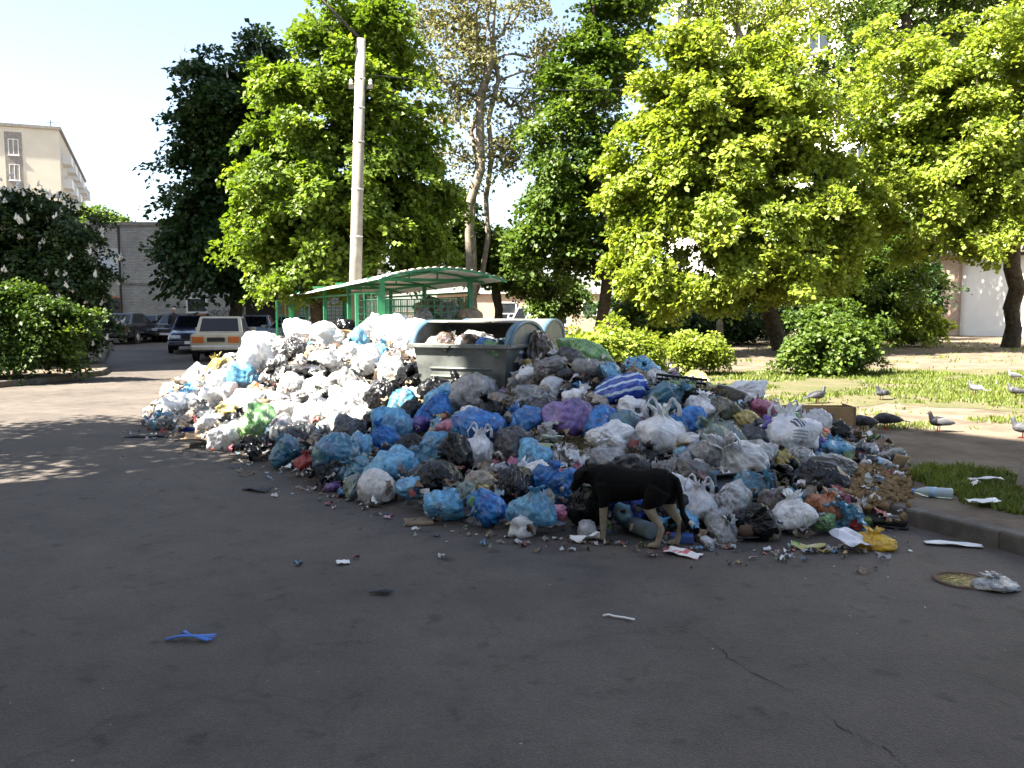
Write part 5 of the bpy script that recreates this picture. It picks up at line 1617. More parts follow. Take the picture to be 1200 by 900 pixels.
# fill between with more bags
cand = []
for py in range(392, 640, 9):
    for px in range(170, 1066, 11):
        cand.append((px + brng.uniform(-5, 5), py + brng.uniform(-4, 4)))
brng.shuffle(cand)
placed = [tuple(h[:4]) for h in HERO]
nfill = 0
pal_l = ['white'] * 8 + ['clear'] * 5 + ['light blue'] * 2 + ['grey'] * 2 + ['black', 'pink', 'beige', 'dark grey', 'purple', 'yellow']
pal_r = ['clear'] * 3 + ['white'] * 6 + ['light blue'] * 4 + ['blue'] * 4 + ['black'] * 5 + ['grey', 'dark grey'] + ['teal'] * 2 + ['grey green', 'brown', 'beige', 'purple', 'green', 'yellow']
for px, py in cand:
    if nfill >= 165: break
    if 462 < px < 625 and py < 462: continue
    q, d = hit(px, py)
    z = heap_z(q[None, :2])[0]
    if hit.gap > .03 or (895 < px < 1010 and 465 < py < 516) or (px > 985 and 540 < py < 600): continue
    if z < .05 or not inside(q[None, :2])[0] or q[1] > 16: continue
    sz = brng.uniform(.26, .46) / q[1] * 1000
    sz = min(max(sz, 18), 46)
    if any(((px - a) / (w + sz * .7)) ** 2 + ((py - b_) / (hh + sz * .6)) ** 2 < .115 for a, b_, w, hh in placed): continue
    sun_side = (px < 440 and py < 500 - (px - 300) * .1) or px < 300
    col = brng.choice(pal_l if sun_side else pal_r)
    place_bag(px, py, sz, sz * brng.uniform(.65, .9), col, brng.choice(('lump', 'lump', 'slack', 'tied', 'rag', 'rag')))
    placed.append((px, py, sz, sz * .75)); nfill += 1
# bags inside the container
cz = Matrix.Rotation(R(-25), 4, 'Z')
for lx, ly, lz, rw, col, kd in ((-.42, -.30, 1.12, .17, 'beige', 'lump'), (-.22, -.36, 1.16, .16, 'brown', 'tied'), (-.05, -.32, 1.17, .13, 'white', 'lump'), (.10, -.34, 1.18, .14, 'brown', 'lump'), (.30, -.36, 1.15, .13, 'blue', 'lump'),
                         (.45, -.30, 1.13, .14, 'teal', 'slack'), (.42, -.42, 1.12, .10, 'green', 'lump'), (-.12, -.53, 1.14, .05, 'black', 'lump'), (-.3, -.1, 1.1, .2, 'grey', 'lump'), (.1, -.08, 1.1, .22, 'clear', 'lump'), (.38, -.05, 1.08, .2, 'white', 'lump'), (-.05, .2, .98, .24, 'dark grey', 'lump'), (-.2, -.15, .86, .28, 'black', 'lump'), (.25, -.15, .86, .28, 'black', 'lump')):
    c = cz @ Vector((lx, ly, lz - .06)) + CT
    bag_at(np.array(c), rw, rw * 1.1, col, kd, 'inside the overfull container', wpx=28 if rw > .12 else 20)
# bags behind the container under the shelter, and a pile against its mesh
for px, py, d, w, col in ((470, 385, 13.6, 36, 'white'), (495, 378, 14.2, 34, 'clear'), (525, 370, 14.6, 30, 'grey'), (455, 392, 13.2, 34, 'white'), (550, 372, 14.4, 26, 'beige'), (504, 362, 15.0, 30, 'olive'), (525, 364, 15.4, 20, 'white'), (480, 395, 13.0, 40, 'white'), (545, 366, 15.2, 24, 'orange')):
    c = P(px, py, d); rw = w * d / 2000
    bag_at(c, rw, rw * 1.3, col, 'lump', 'under the green shelter roof', wpx=30)
    h0 = c[2] - rw * .4
    bag_at(np.array([c[0] + .1, c[1] + .15, h0 - .3]), rw * 1.4, .7, 'grey' if w % 4 else 'white', 'lump', 'stacked beneath others under the shelter', wpx=30)

# look-alikes: name the neighbour that tells them apart
bags = [o for o in C.objects if o.name.startswith('rubbish_bag')]
bl = {}
for o in bags: bl.setdefault(o['label'], []).append(o)
for lab, lst in bl.items():
    if len(lst) < 2: continue
    for o in lst:
        near = sorted((p for p in bags if p is not o), key=lambda p: (p.location - o.location).length)
        nb = next((p for p in near if p.material_slots[0].material != o.material_slots[0].material), None)
        nc = nb.material_slots[0].material.name.replace('_film', '').replace('_', ' ').replace('clear', 'see-through')
        o['label'] = lab.replace(' plastic bag ', f' bag touching a {nc} one ').replace('two-handled', 'handled')
        if len(o['label'].split()) > 16: o['label'] = o['label'].replace('big ', '').replace('small ', '')
        if len(o['label'].split()) > 16: o['label'] = o['label'].replace('slack open', 'slack').replace('of the heap', 'of heap').replace(' the sunlit', ' sunlit')

# ------------------------------------------------------------------ loose litter
PAL = np.array([(.55, .55, .53), (.6, .6, .58), (.5, .5, .5), (.42, .40, .37), (.30, .26, .21), (.22, .16, .11), (.13, .09, .06), (.10, .07, .05), (.05, .045, .04), (.05, .05, .05), (.12, .22, .34), (.28, .40, .48), (.33, .33, .34), (.16, .11, .07), (.25, .18, .11), (.34, .30, .24), (.32, .08, .07), (.36, .26, .10), (.16, .22, .10), (.40, .27, .30)])
def litter(name, label, pos, nrm, size, seed, kseg=3):
    rng = np.random.RandomState(seed)
    n = len(pos)
    g = np.linspace(-.5, .5, kseg + 1)
    U, W = np.meshgrid(g, g); U = U.ravel(); W = W.ravel()
    nv = len(U)
    t = rng.normal(size=(n, 3)); t -= nrm * (t * nrm).sum(1)[:, None]; t /= np.linalg.norm(t, axis=1)[:, None]
    b_ = np.cross(nrm, t)
    sx = size * rng.uniform(.5, 1.2, n); sy = size * rng.uniform(.3, 1.0, n)
    base = pos[:, None, :] + t[:, None, :] * (U[None] * sx[:, None])[..., None] + b_[:, None, :] * (W[None] * sy[:, None])[..., None]
    hgt = rng.normal(0, .16, (n, nv)) * size[:, None] + .22 * size[:, None]
    V = base + nrm[:, None, :] * hgt[..., None] + rng.normal(0, .06, (n, nv, 3)) * size[:, None, None]
    V[..., 2] = np.maximum(V[..., 2], .006)
    i, j = np.meshgrid(np.arange(kseg), np.arange(kseg)); a = (j * (kseg + 1) + i).ravel()
    q = np.column_stack([a, a + 1, a + kseg + 2, a + kseg + 1])
    F = (q[None] + (np.arange(n) * nv)[:, None, None]).reshape(-1, 4)
    me = mesh_np(name, V.reshape(-1, 3), F)
    col = PAL[rng.randint(0, len(PAL), n)] * rng.uniform(.6, 1.15, (n, 1))
    at = me.attributes.new('tone', 'FLOAT_COLOR', 'POINT')
    at.data.foreach_set('color', np.repeat(np.column_stack([col, np.ones(n)]), nv, 0).astype(np.float32).ravel())
    m, nt, N, L, b = new_mat(name)
    an = node(nt, 'ShaderNodeAttribute', attribute_name='tone'); L.new(an.outputs['Color'], b.inputs['Base Color'])
    b.inputs['Roughness'].default_value = .6
    return tag(obj(name, me, m), label, 'litter', kind='stuff')
lr = np.random.RandomState(9)
xy = np.column_stack([lr.uniform(-7.2, 4.6, 60000), lr.uniform(5.8, 16, 60000)])
hz = heap_z(xy)
xy = xy[inside(xy) & (hz > 0)]; xy = xy[:3400]
e = .05
z0 = heap_z(xy); gxx = (heap_z(xy + [e, 0]) - z0) / e; gyy = (heap_z(xy + [0, e]) - z0) / e
nn = np.column_stack([-gxx, -gyy, np.ones(len(xy))]) + lr.normal(0, .45, (len(xy), 3)); nn /= np.linalg.norm(nn, axis=1)[:, None]
litter('loose_rubbish', 'scraps of film, paper, peel and rags strewn over the heap', np.column_stack([xy, z0 + lr.uniform(-.02, .10, len(xy))]), nn, lr.uniform(.03, .125, len(xy)), 10, 4)
def wads(name, label, pos, rad, seed, pal):
    rng = np.random.RandomState(seed)
    vs = []
    for k in range(6):
        bm = bmesh.new(); bmesh.ops.create_icosphere(bm, subdivisions=3, radius=1)
        v = np.array([x.co[:] for x in bm.verts]); f = np.array([[y.index for y in x.verts] for x in bm.faces]); bm.free()
        d_ = 1 + .5 * noise(v * 1.3, seed + k) - .7 * np.abs(noise(v * 2.1, seed + k + 9)) - .35 * np.abs(noise(v * 4.2, seed + k + 20))
        vs.append(v * d_[:, None])
    n = len(pos); nv = len(vs[0])
    V = np.zeros((n, nv, 3)); th = rng.rand(n) * 6.28
    for k in range(n):
        a = vs[k % 6] * rad[k] * rng.uniform(.7, 1.25, 3)
        c_, s_ = math.cos(th[k]), math.sin(th[k])
        V[k] = a @ np.array([[c_, -s_, 0], [s_, c_, 0], [0, 0, 1]]) + pos[k]
    V[..., 2] = np.maximum(V[..., 2], .004)
    F = (f[None] + (np.arange(n) * nv)[:, None, None]).reshape(-1, 3)
    me = mesh_np(name, V.reshape(-1, 3), F, True)
    col = pal[rng.randint(0, len(pal), n)] * rng.uniform(.6, 1.1, (n, 1))
    at = me.attributes.new('tone', 'FLOAT_COLOR', 'POINT')
    at.data.foreach_set('color', np.repeat(np.column_stack([col, np.ones(n)]), nv, 0).astype(np.float32).ravel())
    m, nt, N, L, b = new_mat(name)
    an = node(nt, 'ShaderNodeAttribute', attribute_name='tone')
    tc = node(nt, 'ShaderNodeTexCoord'); nz = node(nt, 'ShaderNodeTexNoise', Scale=14.0, Detail=4.0); L.new(tc.outputs['Object'], nz.inputs['Vector'])
    r = ramp(nt, [(.35, (.45, .44, .43)), (.6, (1, 1, 1))]); L.new(nz.outputs['Fac'], r.inputs[0])
    mu = node(nt, 'ShaderNodeMix', data_type='RGBA', blend_type='MULTIPLY'); mu.inputs[0].default_value = .8
    L.new(an.outputs['Color'], mu.inputs[6]); L.new(r.outputs[0], mu.inputs[7]); L.new(mu.outputs[2], b.inputs['Base Color'])
    b.inputs['Roughness'].default_value = .28
    return tag(obj(name, me, m), label, 'rubbish', kind='stuff')
WP = np.array([(.7, .7, .7), (.7, .7, .7), (.45, .46, .47), (.35, .35, .35), (.2, .2, .2), (.03, .03, .03), (.015, .015, .015), (.05, .2, .42), (.2, .38, .5), (.1, .2, .28), (.16, .12, .08), (.10, .07, .05), (.3, .24, .17), (.25, .3, .22), (.4, .3, .1), (.4, .12, .16), (.2, .12, .3)])
sel = lr.permutation(len(xy))[:620]
litp = xy[sel]
wp_ = np.column_stack([litp, heap_z(litp) + lr.uniform(-.03, .05, len(sel))])
left = (wp_[:, 0] < -1.2) & (wp_[:, 1] > 10)
wads('wadded_film', 'small wads of torn film and rags wedged between the bags of the shaded slope', wp_[~left], lr.uniform(.04, .11, (~left).sum()), 31, WP)
wads('wadded_film', 'small pale wads of film wedged between the bags of the sunlit slope', wp_[left], lr.uniform(.05, .13, left.sum()), 32, np.concatenate([WP[:5], WP[:2], WP[:2], WP[7:9], WP[10:13]]))
# scraps along the foot and over the asphalt
fp = []
edge = np.array([G(px, py)[:2] for px, py in ((150, 507), (205, 517), (270, 532), (330, 560), (400, 586), (490, 615), (600, 634), (700, 638), (800, 644), (880, 648), (960, 648), (1030, 645), (1062, 610))])
for _ in range(330):
    k = lr.randint(len(edge) - 1); t = lr.rand()
    p_ = edge[k] * (1 - t) + edge[k + 1] * t
    out = abs(lr.normal(0, .16)) + (lr.exponential(.5) if lr.rand() < .10 else 0)
    fp.append((p_[0] - .25 * out + lr.normal(0, .1), p_[1] - out + .12, .004 if p_[0] < 3 else .12))
fp = np.array(fp)
nn = np.column_stack([lr.normal(0, .25, (len(fp), 2)), np.ones(len(fp))]); nn /= np.linalg.norm(nn, axis=1)[:, None]
litter('scattered_scraps', 'small scraps scattered on asphalt around the foot of the heap', fp, nn, lr.uniform(.015, .07, len(fp)), 11)
n2 = 150
gr = np.column_stack([lr.uniform(-4, 4.5, n2), lr.uniform(2.2, 9, n2), np.full(n2, .003)])
nn = np.tile([0, 0, 1.0], (n2, 1))
litter('road_specks', 'tiny crumbs and specks lying about the asphalt', gr, nn, lr.uniform(.005, .014, n2), 12, 1)

# ------------------------------------------------------------------ single things in and around the heap
def rot_mat(rx, ry, rz): return (rx, ry, rz)
def sheet_obj(name, label, cat, loc, rz, w, h, m, curl=.03, seed=0, tilt=(0, 0), group=None, thick=.004, seg=10):
    rng = np.random.RandomState(seed)
    V, F = [], []
    ph = rng.rand(4) * 6
    for side in (0, 1):
        for j in range(seg + 1):
            for i in range(seg + 1):
                u, v = i / seg - .5, j / seg - .5
                z = curl * (math.sin(u * 5 + ph[0]) * .5 + math.sin(v * 6 + u * 3 + ph[1]) * .5 + .4 * math.sin(u * 13 + v * 9 + ph[2])) + curl * 1.2
                V.append((u * w, v * h, z + (thick if side == 0 else 0)))
    k = seg + 1; o1 = k * k
    for j in range(seg):
        for i in range(seg):
            a = j * k + i
            F.append((a, a + 1, a + k + 1, a + k)); F.append((o1 + a, o1 + a + k, o1 + a + k + 1, o1 + a + 1))
    for i in range(seg):
        F += [(i, o1 + i, o1 + i + 1, i + 1), (seg * k + i, seg * k + i + 1, o1 + seg * k + i + 1, o1 + seg * k + i)]
        F += [(i * k, i * k + k, o1 + i * k + k, o1 + i * k), (i * k + seg, o1 + i * k + seg, o1 + i * k + k + seg, i * k + k + seg)]
    o = obj(name, mesh_poly(name, V, F, True), m, None, loc, (tilt[0], tilt[1], rz))
    return tag(o, label, cat, group)
def printed(name, base, inks, scale=9.0, thr=.55):
    m, nt, N, L, b = new_mat(name)
    tc = node(nt, 'ShaderNodeTexCoord')
    v = node(nt, 'ShaderNodeTexVoronoi', Scale=scale, distance='CHEBYCHEV'); L.new(tc.outputs['Object'], v.inputs['Vector'])
    sp = node(nt, 'ShaderNodeSeparateColor'); L.new(v.outputs['Color'], sp.inputs[0])
    st = [(0, base), (thr, base)] + [(thr + (1 - thr) * (i + .02) / len(inks), c) for i, c in enumerate(inks)]
    r = ramp(nt, st); r.color_ramp.interpolation = 'CONSTANT'; L.new(sp.outputs[0], r.inputs[0])
    L.new(r.outputs[0], b.inputs['Base Color']); b.inputs['Roughness'].default_value = .5
    return m
lay = lambda px, py, z=.004: G(px, py, z)
sheet_obj('paper_sheet', 'long white paper sheet lying on asphalt by the kerb', 'paper', lay(1117, 639), -.25, .37, .085, M['paper'], .008, 1)
sheet_obj('leaflet', 'red and white printed leaflet lying under the dog tail', 'leaflet', lay(801, 650), -.55, .24, .13, printed('leaflet_print', (.68, .66, .64), [(.5, .12, .12), (.55, .3, .28)], 12, .6), .012, 2)
sheet_obj('paper_scrap', 'small white square of paper alone on the asphalt', 'paper', lay(402, 660), .3, .085, .07, M['paper'], .006, 3)
sheet_obj('white_wrapper', 'flat white wrapper in front of the dog paw', 'wrapper', lay(685, 635), .1, .21, .07, M['paper'], .03, 4)
sheet_obj('magazine_page', 'grey white page leaning on the yellow bag', 'paper', G(996, 634, .06), .5, .23, .2, printed('magazine_print', (.55, .55, .58), [(.4, .4, .45), (.62, .62, .66)], 16, .5), .02, 5, (.35, .1))
sheet_obj('green_wrapper', 'flat green and yellow food wrapper before the heap', 'wrapper', lay(947, 643), -.35, .23, .075, printed('wrapper_print', (.42, .40, .16), [(.08, .30, .05), (.5, .46, .3), (.3, .1, .05)], 18, .4), .02, 6)
sheet_obj('paper_on_grass', 'white paper strip with red edge on the grass patch', 'paper', G(1155, 563, .16), -.05, .29, .06, printed('strip_print', (.66, .66, .64), [(.5, .1, .08)], 8, .8), .012, 7)
sheet_obj('torn_paper', 'white torn paper sheet on the near edge of the grass patch', 'paper', G(1152, 589, .16), .15, .24, .10, M['paper'], .012, 8)
sheet_obj('small_paper', 'small crumpled white paper between two sheets on the grass', 'paper', G(1142, 569, .15), 0, .07, .06, M['paper'], .02, 9)
sheet_obj('carton_sheet', 'flat brown cardboard piece at the sunlit foot of the heap', 'cardboard', G(270, 516, .05), .2, 1.1, .45, M['card'], .03, 10)
sheet_obj('blue_plastic_strip', 'long flat deep blue plastic strip at the sunlit heap foot', 'plastic strip', G(232, 506, .05), .18, .55, .12, FILM['deep blue'], .03, 11)
for px, py, rz, w, h, lab in ((300, 577 - 2, -.5, .28, .09, 'dark flattened rag on asphalt before the sunlit slope'), (170, 512, .1, .5, .12, 'dark flat rag at the far low tip of the heap')):
    sheet_obj('flat_rag', lab, 'rag', lay(px, py), rz, w, h, M['ink'], .01, 12)
# blue frayed ribbon on the road
q = lay(220, 750)
rb = MB(); rr_ = random.Random(4)
for k in range(9):
    a = Vector((-.115 + rr_.uniform(0, .05), rr_.uniform(-.012, .012), .008)); b_ = Vector((.03, rr_.uniform(-.008, .008), .022)); c_ = Vector((.125 + rr_.uniform(-.02, .01), rr_.uniform(-.05, .05), .012))
    rb.tube([a, (a + b_) / 2 + Vector((0, 0, .008)), b_, c_], [(.008, .003)] * 4, 5)
for k in range(3):
    rb.tube([(.02, 0, .02), (-.03, .03 + .01 * k, .03), (-.055, .06, .012)], [(.007, .003)] * 3, 5)
tag(rb.build('frayed_ribbon', plain('blue_ribbon', (.03, .13, .45), .45), None, True, q, (0, 0, .05)), 'frayed bright blue plastic ribbon alone on the asphalt', 'ribbon')
q = lay(447, 696)
tag(MB().tube([(-.07, 0, .01), (-.01, .01, .016), (.03, .0, .02), (.07, .03, .012)], [(.006, .004), (.03, .01), (.04, .012), (.005, .004)], 8).build('black_scrap', M['ink'], None, True, q), 'crumpled black scrap alone on the asphalt', 'scrap')
q = lay(725, 725)
tag(MB().tube([(-.08, .03, .006), (-.05, .045, .006), (-.02, .02, .006), (.03, .0, .006), (.08, -.03, .006)], .006, 6).build('white_string', M['paper'], None, True, q), 'short white string lying on the asphalt', 'string')
# plastic bottles
def clear_plastic(name, c):
    m, nt, N, L, b = new_mat(name)
    b.inputs['Base Color'].default_value = (*c, 1); b.inputs['Roughness'].default_value = .12
    b.inputs['Transmission Weight'].default_value = .55; b.inputs['IOR'].default_value = 1.25
    return m
PET = clear_plastic('clear_pet', (.62, .74, .80)); PETB = clear_plastic('blue_pet', (.35, .55, .75)); PETG = clear_plastic('green_pet', (.25, .5, .2))
def bottle(loc, rot, m, label, cap=(.1, .2, .5), L_=.3, r=.043):
    t = empty('plastic_bottle', loc, 0, label, 'bottle', 'plastic bottles')
    t.rotation_euler = rot
    pr = [(.02, -.5), (r * .9, -.5), (r, -.46), (r, -.2), (r * .93, -.16), (r, -.12), (r, .1), (r * .95, .16), (r * .55, .34), (.014, .41), (.014, .46)]
    MB().lathe([(a, z * L_) for a, z in pr], 16, 'x').build('body', m, t, True)
    MB().lathe([(.017, .445 * L_), (.017, .51 * L_)], 12, 'x').build('cap', plain('bottle_cap', cap, .4), t)
    MB().lathe([(r * 1.012, -.1 * L_), (r * 1.012, .09 * L_)], 16, 'x').build('paper_band', plain('bottle_band', (.28, .42, .55), .5), t, True)
    return t
q = G(1092, 583, .12); bottle((q[0], q[1], .165), (0, 0, 2.75), PET, 'clear water bottle lying alone on the dirt past the heap')
q, d = hit(1029, 548); bottle(q + [0, 0, .05], (.1, .15, -.45), PET, 'clear bottle on the heap end above the clods', (.6, .6, .6), .36, .05)
q, d = hit(700, 497); bottle(q + [0, 0, .10], (.2, -.2, .4), PETB, 'blue bottle among bags on the middle slope', (.05, .1, .5))
q, d = hit(562, 595); bottle(q + [0, 0, .06], (.1, .1, 1.2), PETG, 'green bottle near the front foot of the heap', (.05, .3, .05), .26)
# grey pipe end and blue box behind the dog's legs
q = G(752, 632)
t = tag(MB().lathe([(.045, -.14), (.062, -.14), (.062, .14), (.045, .14)], 18, 'y').build('plastic_tube', plain('grey_tube', (.12, .15, .16), .5), None, True, (q[0], q[1] + .1, .063), (0, 0, .5)), 'short grey plastic tube lying behind the dog legs', 'tube')
q = G(800, 637)
tag(MB().box(-.08, .08, -.05, .05, 0, .055).build('blue_box', printed('blue_box_print', (.03, .07, .22), [(.5, .5, .5), (.02, .04, .12)], 14, .75), None, False, (q[0], q[1] + .03, .004), (0, 0, -.2), .004), 'small dark blue carton behind the dog hind paw', 'carton')
# juice carton
q, d = hit(637, 542)
tag(MB().hexa([(-.055, -.04, -.08), (.055, -.04, -.08), (.055, .04, -.08), (-.055, .04, -.08)], [(-.055, -.04, .12), (.055, -.04, .12), (.055, .04, .12), (-.055, .04, .12)]).build('juice_carton', printed('juice_print', (.35, .42, .22), [(.55, .14, .08), (.5, .45, .3), (.15, .3, .1)], 11, .35), None, False, q + [0, -.02, .06], (-.2, .08, .15), .004), 'upright printed juice carton on the middle slope', 'carton')
q, d = hit(880, 581)
# black tray with yellow box
tag(MB().box(-.24, .24, -.16, .16, -.02, .02).box(-.24, -.22, -.16, .16, .02, .06).box(.22, .24, -.16, .16, .02, .06).box(-.219, .219, .14, .16, .02, .06).build('black_tray', M['black'], None, False, q + [-.05, -.05, .06], (.45, -.12, -.2), .004), 'black plastic tray tilted on the kerb end of the heap', 'tray')
tag(MB().box(-.06, .06, -.035, .035, -.018, .018).build('yellow_box', plain('yellow_card', (.40, .25, .03), .6, var=.3), None, False, q + [.05, .0, .14], (.4, .1, -.3), .004), 'small yellow carton resting on the black tray', 'carton')
# black lattice crate
q, d = hit(797, 462)
cr_ = empty('plastic_crate', q + [0, -.02, .06], -.22, 'black slatted plastic crate lying on the heap ridge', 'crate')
cr_.rotation_euler = (.25, .10, -.2)
MB().box(-.27, .27, -.17, .17, -.09, -.075).build('base', M['black'], cr_)
for y in (-.17, .17):
    for z in (-.06, -.015, .03, .075):
        MB().box(-.27, .27, y - .008, y + .008, z - .012, z + .012).build('slat', M['black'], cr_)
    m = MB()
    for k in range(10): m.box(-.27 + .06 * k - .006, -.27 + .06 * k + .006, y - .011, y + .011, -.075, .088)
    m.build('side_ribs', M['black'], cr_)
for x in (-.27, .27):
    for z in (-.06, .0, .06):
        MB().box(x - .007, x + .007, -.158, .158, z - .015, z + .015).build('slat', M['black'], cr_)
# open chipboard drawer standing at the right end
q = G(1001, 516, .12)
dw = empty('chipboard_drawer', (q[0], q[1], .12), -.03, 'upright chipboard drawer with pale edge at the heap end', 'drawer')
MB().box(-1.35, -.012, 0, .018, 0, .39).build('front_board', M['wood'], dw, bevel=.002)
MB().box(-.010, .010, -.003, .42, 0, .392).build('side_board', M['oldwood'], dw, bevel=.002)
MB().box(-1.35, -.012, .40, .418, 0, .37).build('back_board', M['wood'], dw, bevel=.002)
MB().box(-1.35, -.012, .019, .399, .01, .02).build('base_board', M['oldwood'], dw)
# old pallet lumber at the foot
q = G(470, 588)
pl = empty('pallet_piece', (q[0], q[1] + .02, 0), .06, 'broken grey wooden pallet piece at the heap foot', 'pallet')
for y in (0, .12, .24):
    MB().box(-.22, .22, y, y + .09, .062, .082).build('plank', M['oldwood'], pl, bevel=.003)
for x in (-.19, 0, .19):
    MB().box(x - .035, x + .035, 0, .32, 0, .060).build('block', M['oldwood'], pl, bevel=.003)
q = G(490, 614)
tag(MB().box(-.11, .11, -.09, .09, 0, .02).build('wood_offcut', M['oldwood'], None, False, (q[0], q[1] + .02, .004), (0, 0, .2), .003), 'dark square wood offcut beside the light blue bag', 'wood')
# boards and cardboard on the slope
for px, py, w, h, rz, tl, m, lab in ((403, 399, .30, .24, .2, (-1.0, .1), M['card'], 'yellowish cardboard box flap on the sunlit top near the shelter'),
                                (1050, 553, .18, .24, .4, (-1.1, .2), M['card'], 'brown cardboard scrap leaning at the heap end'),
                                (851, 470, .36, .24, .2, (-.7, .3), printed('grey_weave', (.34, .33, .31), [(.20, .19, .18), (.42, .40, .38)], 40, .45), 'grey patterned cushion cover on the heap ridge'),
                                (800, 532, .14, .12, .3, (-.9, .2), M['card'], 'small cardboard flap under the two-handled white bag'),
                                (646, 524, .22, .14, .3, (-.8, .1), printed('green_print', (.40, .46, .34), [(.1, .32, .08), (.5, .5, .46)], 10, .5), 'pale green printed wrapper on the middle slope')):
    q, d = hit(px, py)
    sheet_obj('cardboard_flap' if m == M['card'] else 'wrapper', lab, 'cardboard' if m == M['card'] else 'wrapper', q + [0, -.05, .06], rz, w, h, m, .012, px, tl, thick=.012)
# dark shoes and a fruit rind at the front
def shoe(loc, rz, label, m):
    o = empty('shoe', loc, rz, label, 'shoe')
    MB().tube([(-.12, 0, .05), (-.10, 0, .055), (-.03, 0, .055), (.05, 0, .045), (.11, 0, .035), (.135, 0, .03)], [(.02, .02), (.036, .045), (.036, .045), (.042, .035), (.04, .024), (.015, .012)], 12).build('upper', m, o, True)
    MB().tube([(-.13, 0, .012), (-.05, 0, .012), (.05, 0, .012), (.14, 0, .012)], [(.02, .01), (.037, .011), (.045, .011), (.02, .01)], 10).build('sole', M['ink'], o, True)
    return o
q = G(1043, 619); shoe((q[0], q[1], .004), 2.6, 'black shoe lying beside the kerb at the heap end', M['black'])
q, d = hit(882, 629); shoe((q[0], q[1] - .03, max(q[2], .02)), .3, 'brown leather shoe at the foot of the heap right of the dog', M['rust'])
q = G(1008, 620)
V, F = [], []
for i in range(13):
    a = math.pi * i / 12
    for r_, y in ((.12, -.03), (.12, .03), (.10, .0)):
        V.append((r_ * math.cos(a), y, r_ * math.sin(a) * .55))
for i in range(12):
    for k in range(3): F.append((i * 3 + k, i * 3 + (k + 1) % 3, i * 3 + 3 + (k + 1) % 3, i * 3 + 3 + k))
F += [(0, 1, 2), (38, 37, 36)]
tag(MB().add(V, F).build('melon_rind', plain('rind', (.10, .20, .05), .4), None, True, (q[0], q[1] + .05, .03), (.9, 0, .2)), 'curved green melon rind by the yellow bag', 'rind')
# yellow bag on the asphalt with red print
q = G(1026, 643)
o = bag_at(np.array([q[0], q[1] + .03, .045]), .12, .12, 'bright yellow', 'slack', '', 'flat bright yellow carrier bag on asphalt at the heap end', (0, 0), -.6, 30)
q = G(1006, 626)
o = bag_at(np.array([q[0], q[1] + .03, .06]), .055, .07, 'red', 'lump', '', 'small red bag tucked behind the yellow carrier bag', (0, 0), 0, 20)
# clear film by the puddle
q = G(1166, 689)
tag(bag_at(np.array([q[0], q[1], .03]), .13, .07, 'clear', 'slack', '', 'crushed clear plastic film beside the shiny pothole puddle', (0, 0), .1, 40), None)
# soil clods / rotten potatoes spilled at the kerb
clod_rng = np.random.RandomState(3)
cl = []
for k in range(4):
    ico = bmesh.new(); bmesh.ops.create_icosphere(ico, subdivisions=2, radius=1)
    for v in ico.verts:
        n_ = noise(np.array([v.co[:]]) * 1.6, k)[0]; v.co *= 1 + 1.0 * n_
    me = bpy.data.meshes.new('clod'); ico.to_mesh(me); ico.free()
    cl.append(me)
VV, FF, off = [], [], 0
for k in range(900):
    px = clod_rng.normal(1022, 24); py = clod_rng.normal(568, 12)
    px = min(px, 1066)
    q = G(px, py, .12); hz_ = max(.12, heap_z(q[None, :2])[0])
    me = cl[k % 4]
    a = np.array([v.co[:] for v in me.vertices]) * clod_rng.uniform(.008, .034) * clod_rng.uniform(.5, 1.3, 3)
    th = clod_rng.rand() * 6.28
    a = a @ np.array([[math.cos(th), -math.sin(th), 0], [math.sin(th), math.cos(th), 0], [0, 0, 1]])
    VV.append(a + [q[0], q[1], hz_ + .015 + .06 * math.exp(-((px - 1018) / 22) ** 2 - ((py - 566) / 9) ** 2) * clod_rng.rand()])
    FF.append(np.array([p.vertices[:] for p in me.polygons]) + off); off += len(a)
tag(obj('spilled_clods', mesh_np('spilled_clods', np.concatenate(VV), np.concatenate(FF), True), rough_mat('rotten_peel', (.10, .065, .03), (.24, .16, .075), 12, .9, .5, 60, .01)), 'brown clods and rotten peel spilled over the kerb at the heap end', 'clods', kind='stuff')
# dry twigs and hay tuft on the slope
tw_rng = np.random.RandomState(8)
q0, d = hit(687, 530)
mb = MB()
for k in range(900):
    c = q0 + tw_rng.normal(0, 1, 3) * [.15, .13, .05] + [0, -.02, .06]
    dv = tw_rng.normal(0, 1, 3); dv[2] *= .5; dv /= np.linalg.norm(dv); l = tw_rng.uniform(.02, .07)
    u_ = np.cross(dv, [0, 0, 1.0]); u_ /= np.linalg.norm(u_); u_ *= .004
    mb.add([c - dv * l - u_, c - dv * l + u_, c + dv * l + u_ * .4 + [0, 0, .003], c + dv * l * .2 - u_ + [0, 0, .006]], [(0, 1, 2), (0, 2, 3)])
o = mb.build('dry_twigs', rough_mat('dry_hay', (.06, .045, .018), (.16, .12, .055), 9, .9, .2), None)
tag(o, 'brown heap of dry grass and twigs above the dog', 'twigs', kind='stuff')
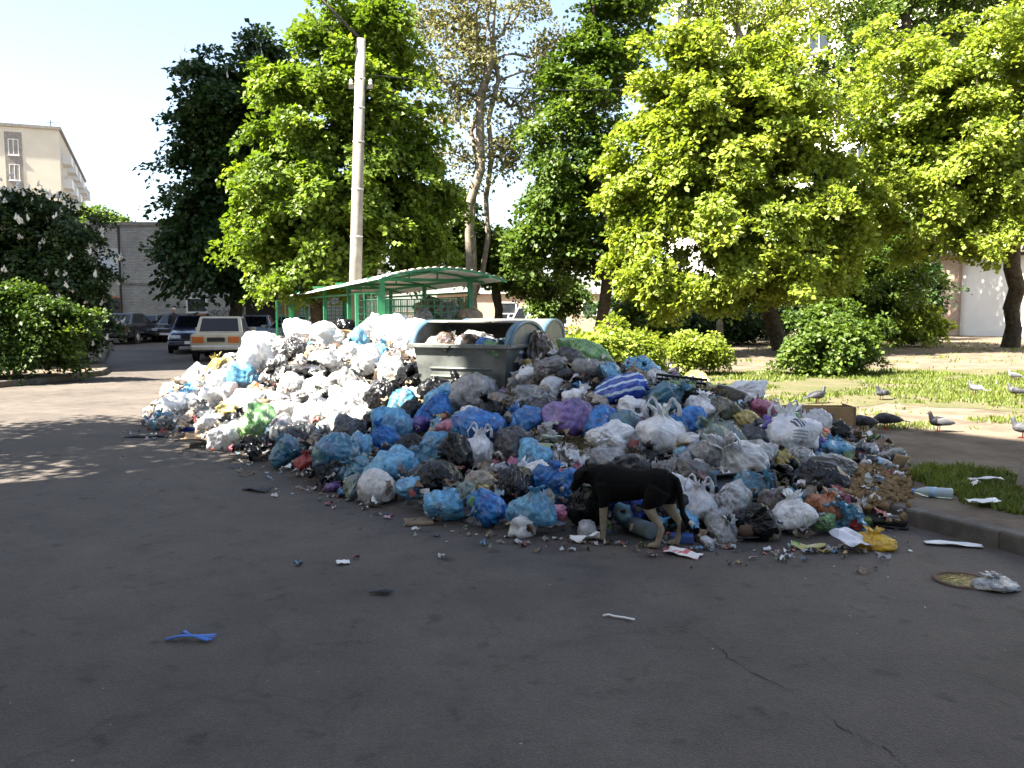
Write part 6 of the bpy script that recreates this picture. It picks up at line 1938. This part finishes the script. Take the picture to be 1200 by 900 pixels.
# pothole puddle in the road by the kerb, drawn as a tinted metal disc
q = G(1128, 681)
pw = empty('pothole_puddle', (q[0], q[1], .0), -.1, 'shiny round pothole puddle sunk in the asphalt by the kerb', 'puddle')
MB().lathe([(.165, -.02), (.17, .010), (.145, .012), (.14, .004)], 28).build('ring', M['rust'], pw, True)
m, nt, N, L, b = new_mat('puddle_reflection'); b.inputs['Base Color'].default_value = (.14, .12, .05, 1); b.inputs['Roughness'].default_value = .12; b.inputs['Metallic'].default_value = .9  # yellowish reflection of sunlit foliage is put into the base colour
n = node(nt, 'ShaderNodeTexNoise', Scale=9.0, Detail=4.0); bp = node(nt, 'ShaderNodeBump', Strength=.6, Distance=.03); L.new(n.outputs['Fac'], bp.inputs['Height']); L.new(bp.outputs[0], b.inputs['Normal'])
MB().lathe([(.139, .002), (.13, .0065), (.06, .0085), (.01, .009)], 28).build('lid', m, pw, True)  # disc standing in for the puddle's water surface
# concrete post at the right edge
q = G(1197, 572, .12)
tag(MB().hexa([(-.05, -.05, -.02), (.05, -.05, -.02), (.05, .05, -.02), (-.05, .05, -.02)], [(-.042, -.042, .27), (.042, -.042, .27), (.042, .042, .25), (-.042, .042, .25)]).build('concrete_post', M['concrete'], None, False, (q[0] + .02, q[1], .12), (.05, .12, .1), .008), 'short pale concrete post standing in the grass patch', 'post')
# long crack across the asphalt
ck = [G(px, py)[:2] for px, py in ((760, 738), (800, 735), (832, 750), (850, 768), (885, 790), (930, 812), (965, 835), (990, 855), (1030, 875), (1060, 895), (1100, 930))]
ckr = random.Random(6); pts_ = []
for a, b_ in zip(ck[:-1], ck[1:]):
    for k in range(7):
        t = k / 7; pts_.append((a * (1 - t) + b_ * t) + np.array([ckr.uniform(-.016, .016), ckr.uniform(-.016, .016)]))
V, F = [], []
for i, p_ in enumerate(pts_):
    d_ = pts_[min(i + 1, len(pts_) - 1)] - pts_[max(i - 1, 0)]; d_ = d_ / np.linalg.norm(d_); nrm_ = np.array([-d_[1], d_[0]])
    w = ckr.uniform(.0004, .0045) * (.35 if (i // 9) % 3 == 1 else 1)
    V += [(*(p_ + nrm_ * w), .003), (*(p_ - nrm_ * w * ckr.uniform(.4, 1.4)), .003)]
for i in range(len(pts_) - 1): F.append((2 * i, 2 * i + 1, 2 * i + 3, 2 * i + 2))
tag(obj('road_crack', mesh_poly('road_crack', V, F), plain('crack_dirt', (.034, .029, .026), .95, spec=.1)), kind='structure')
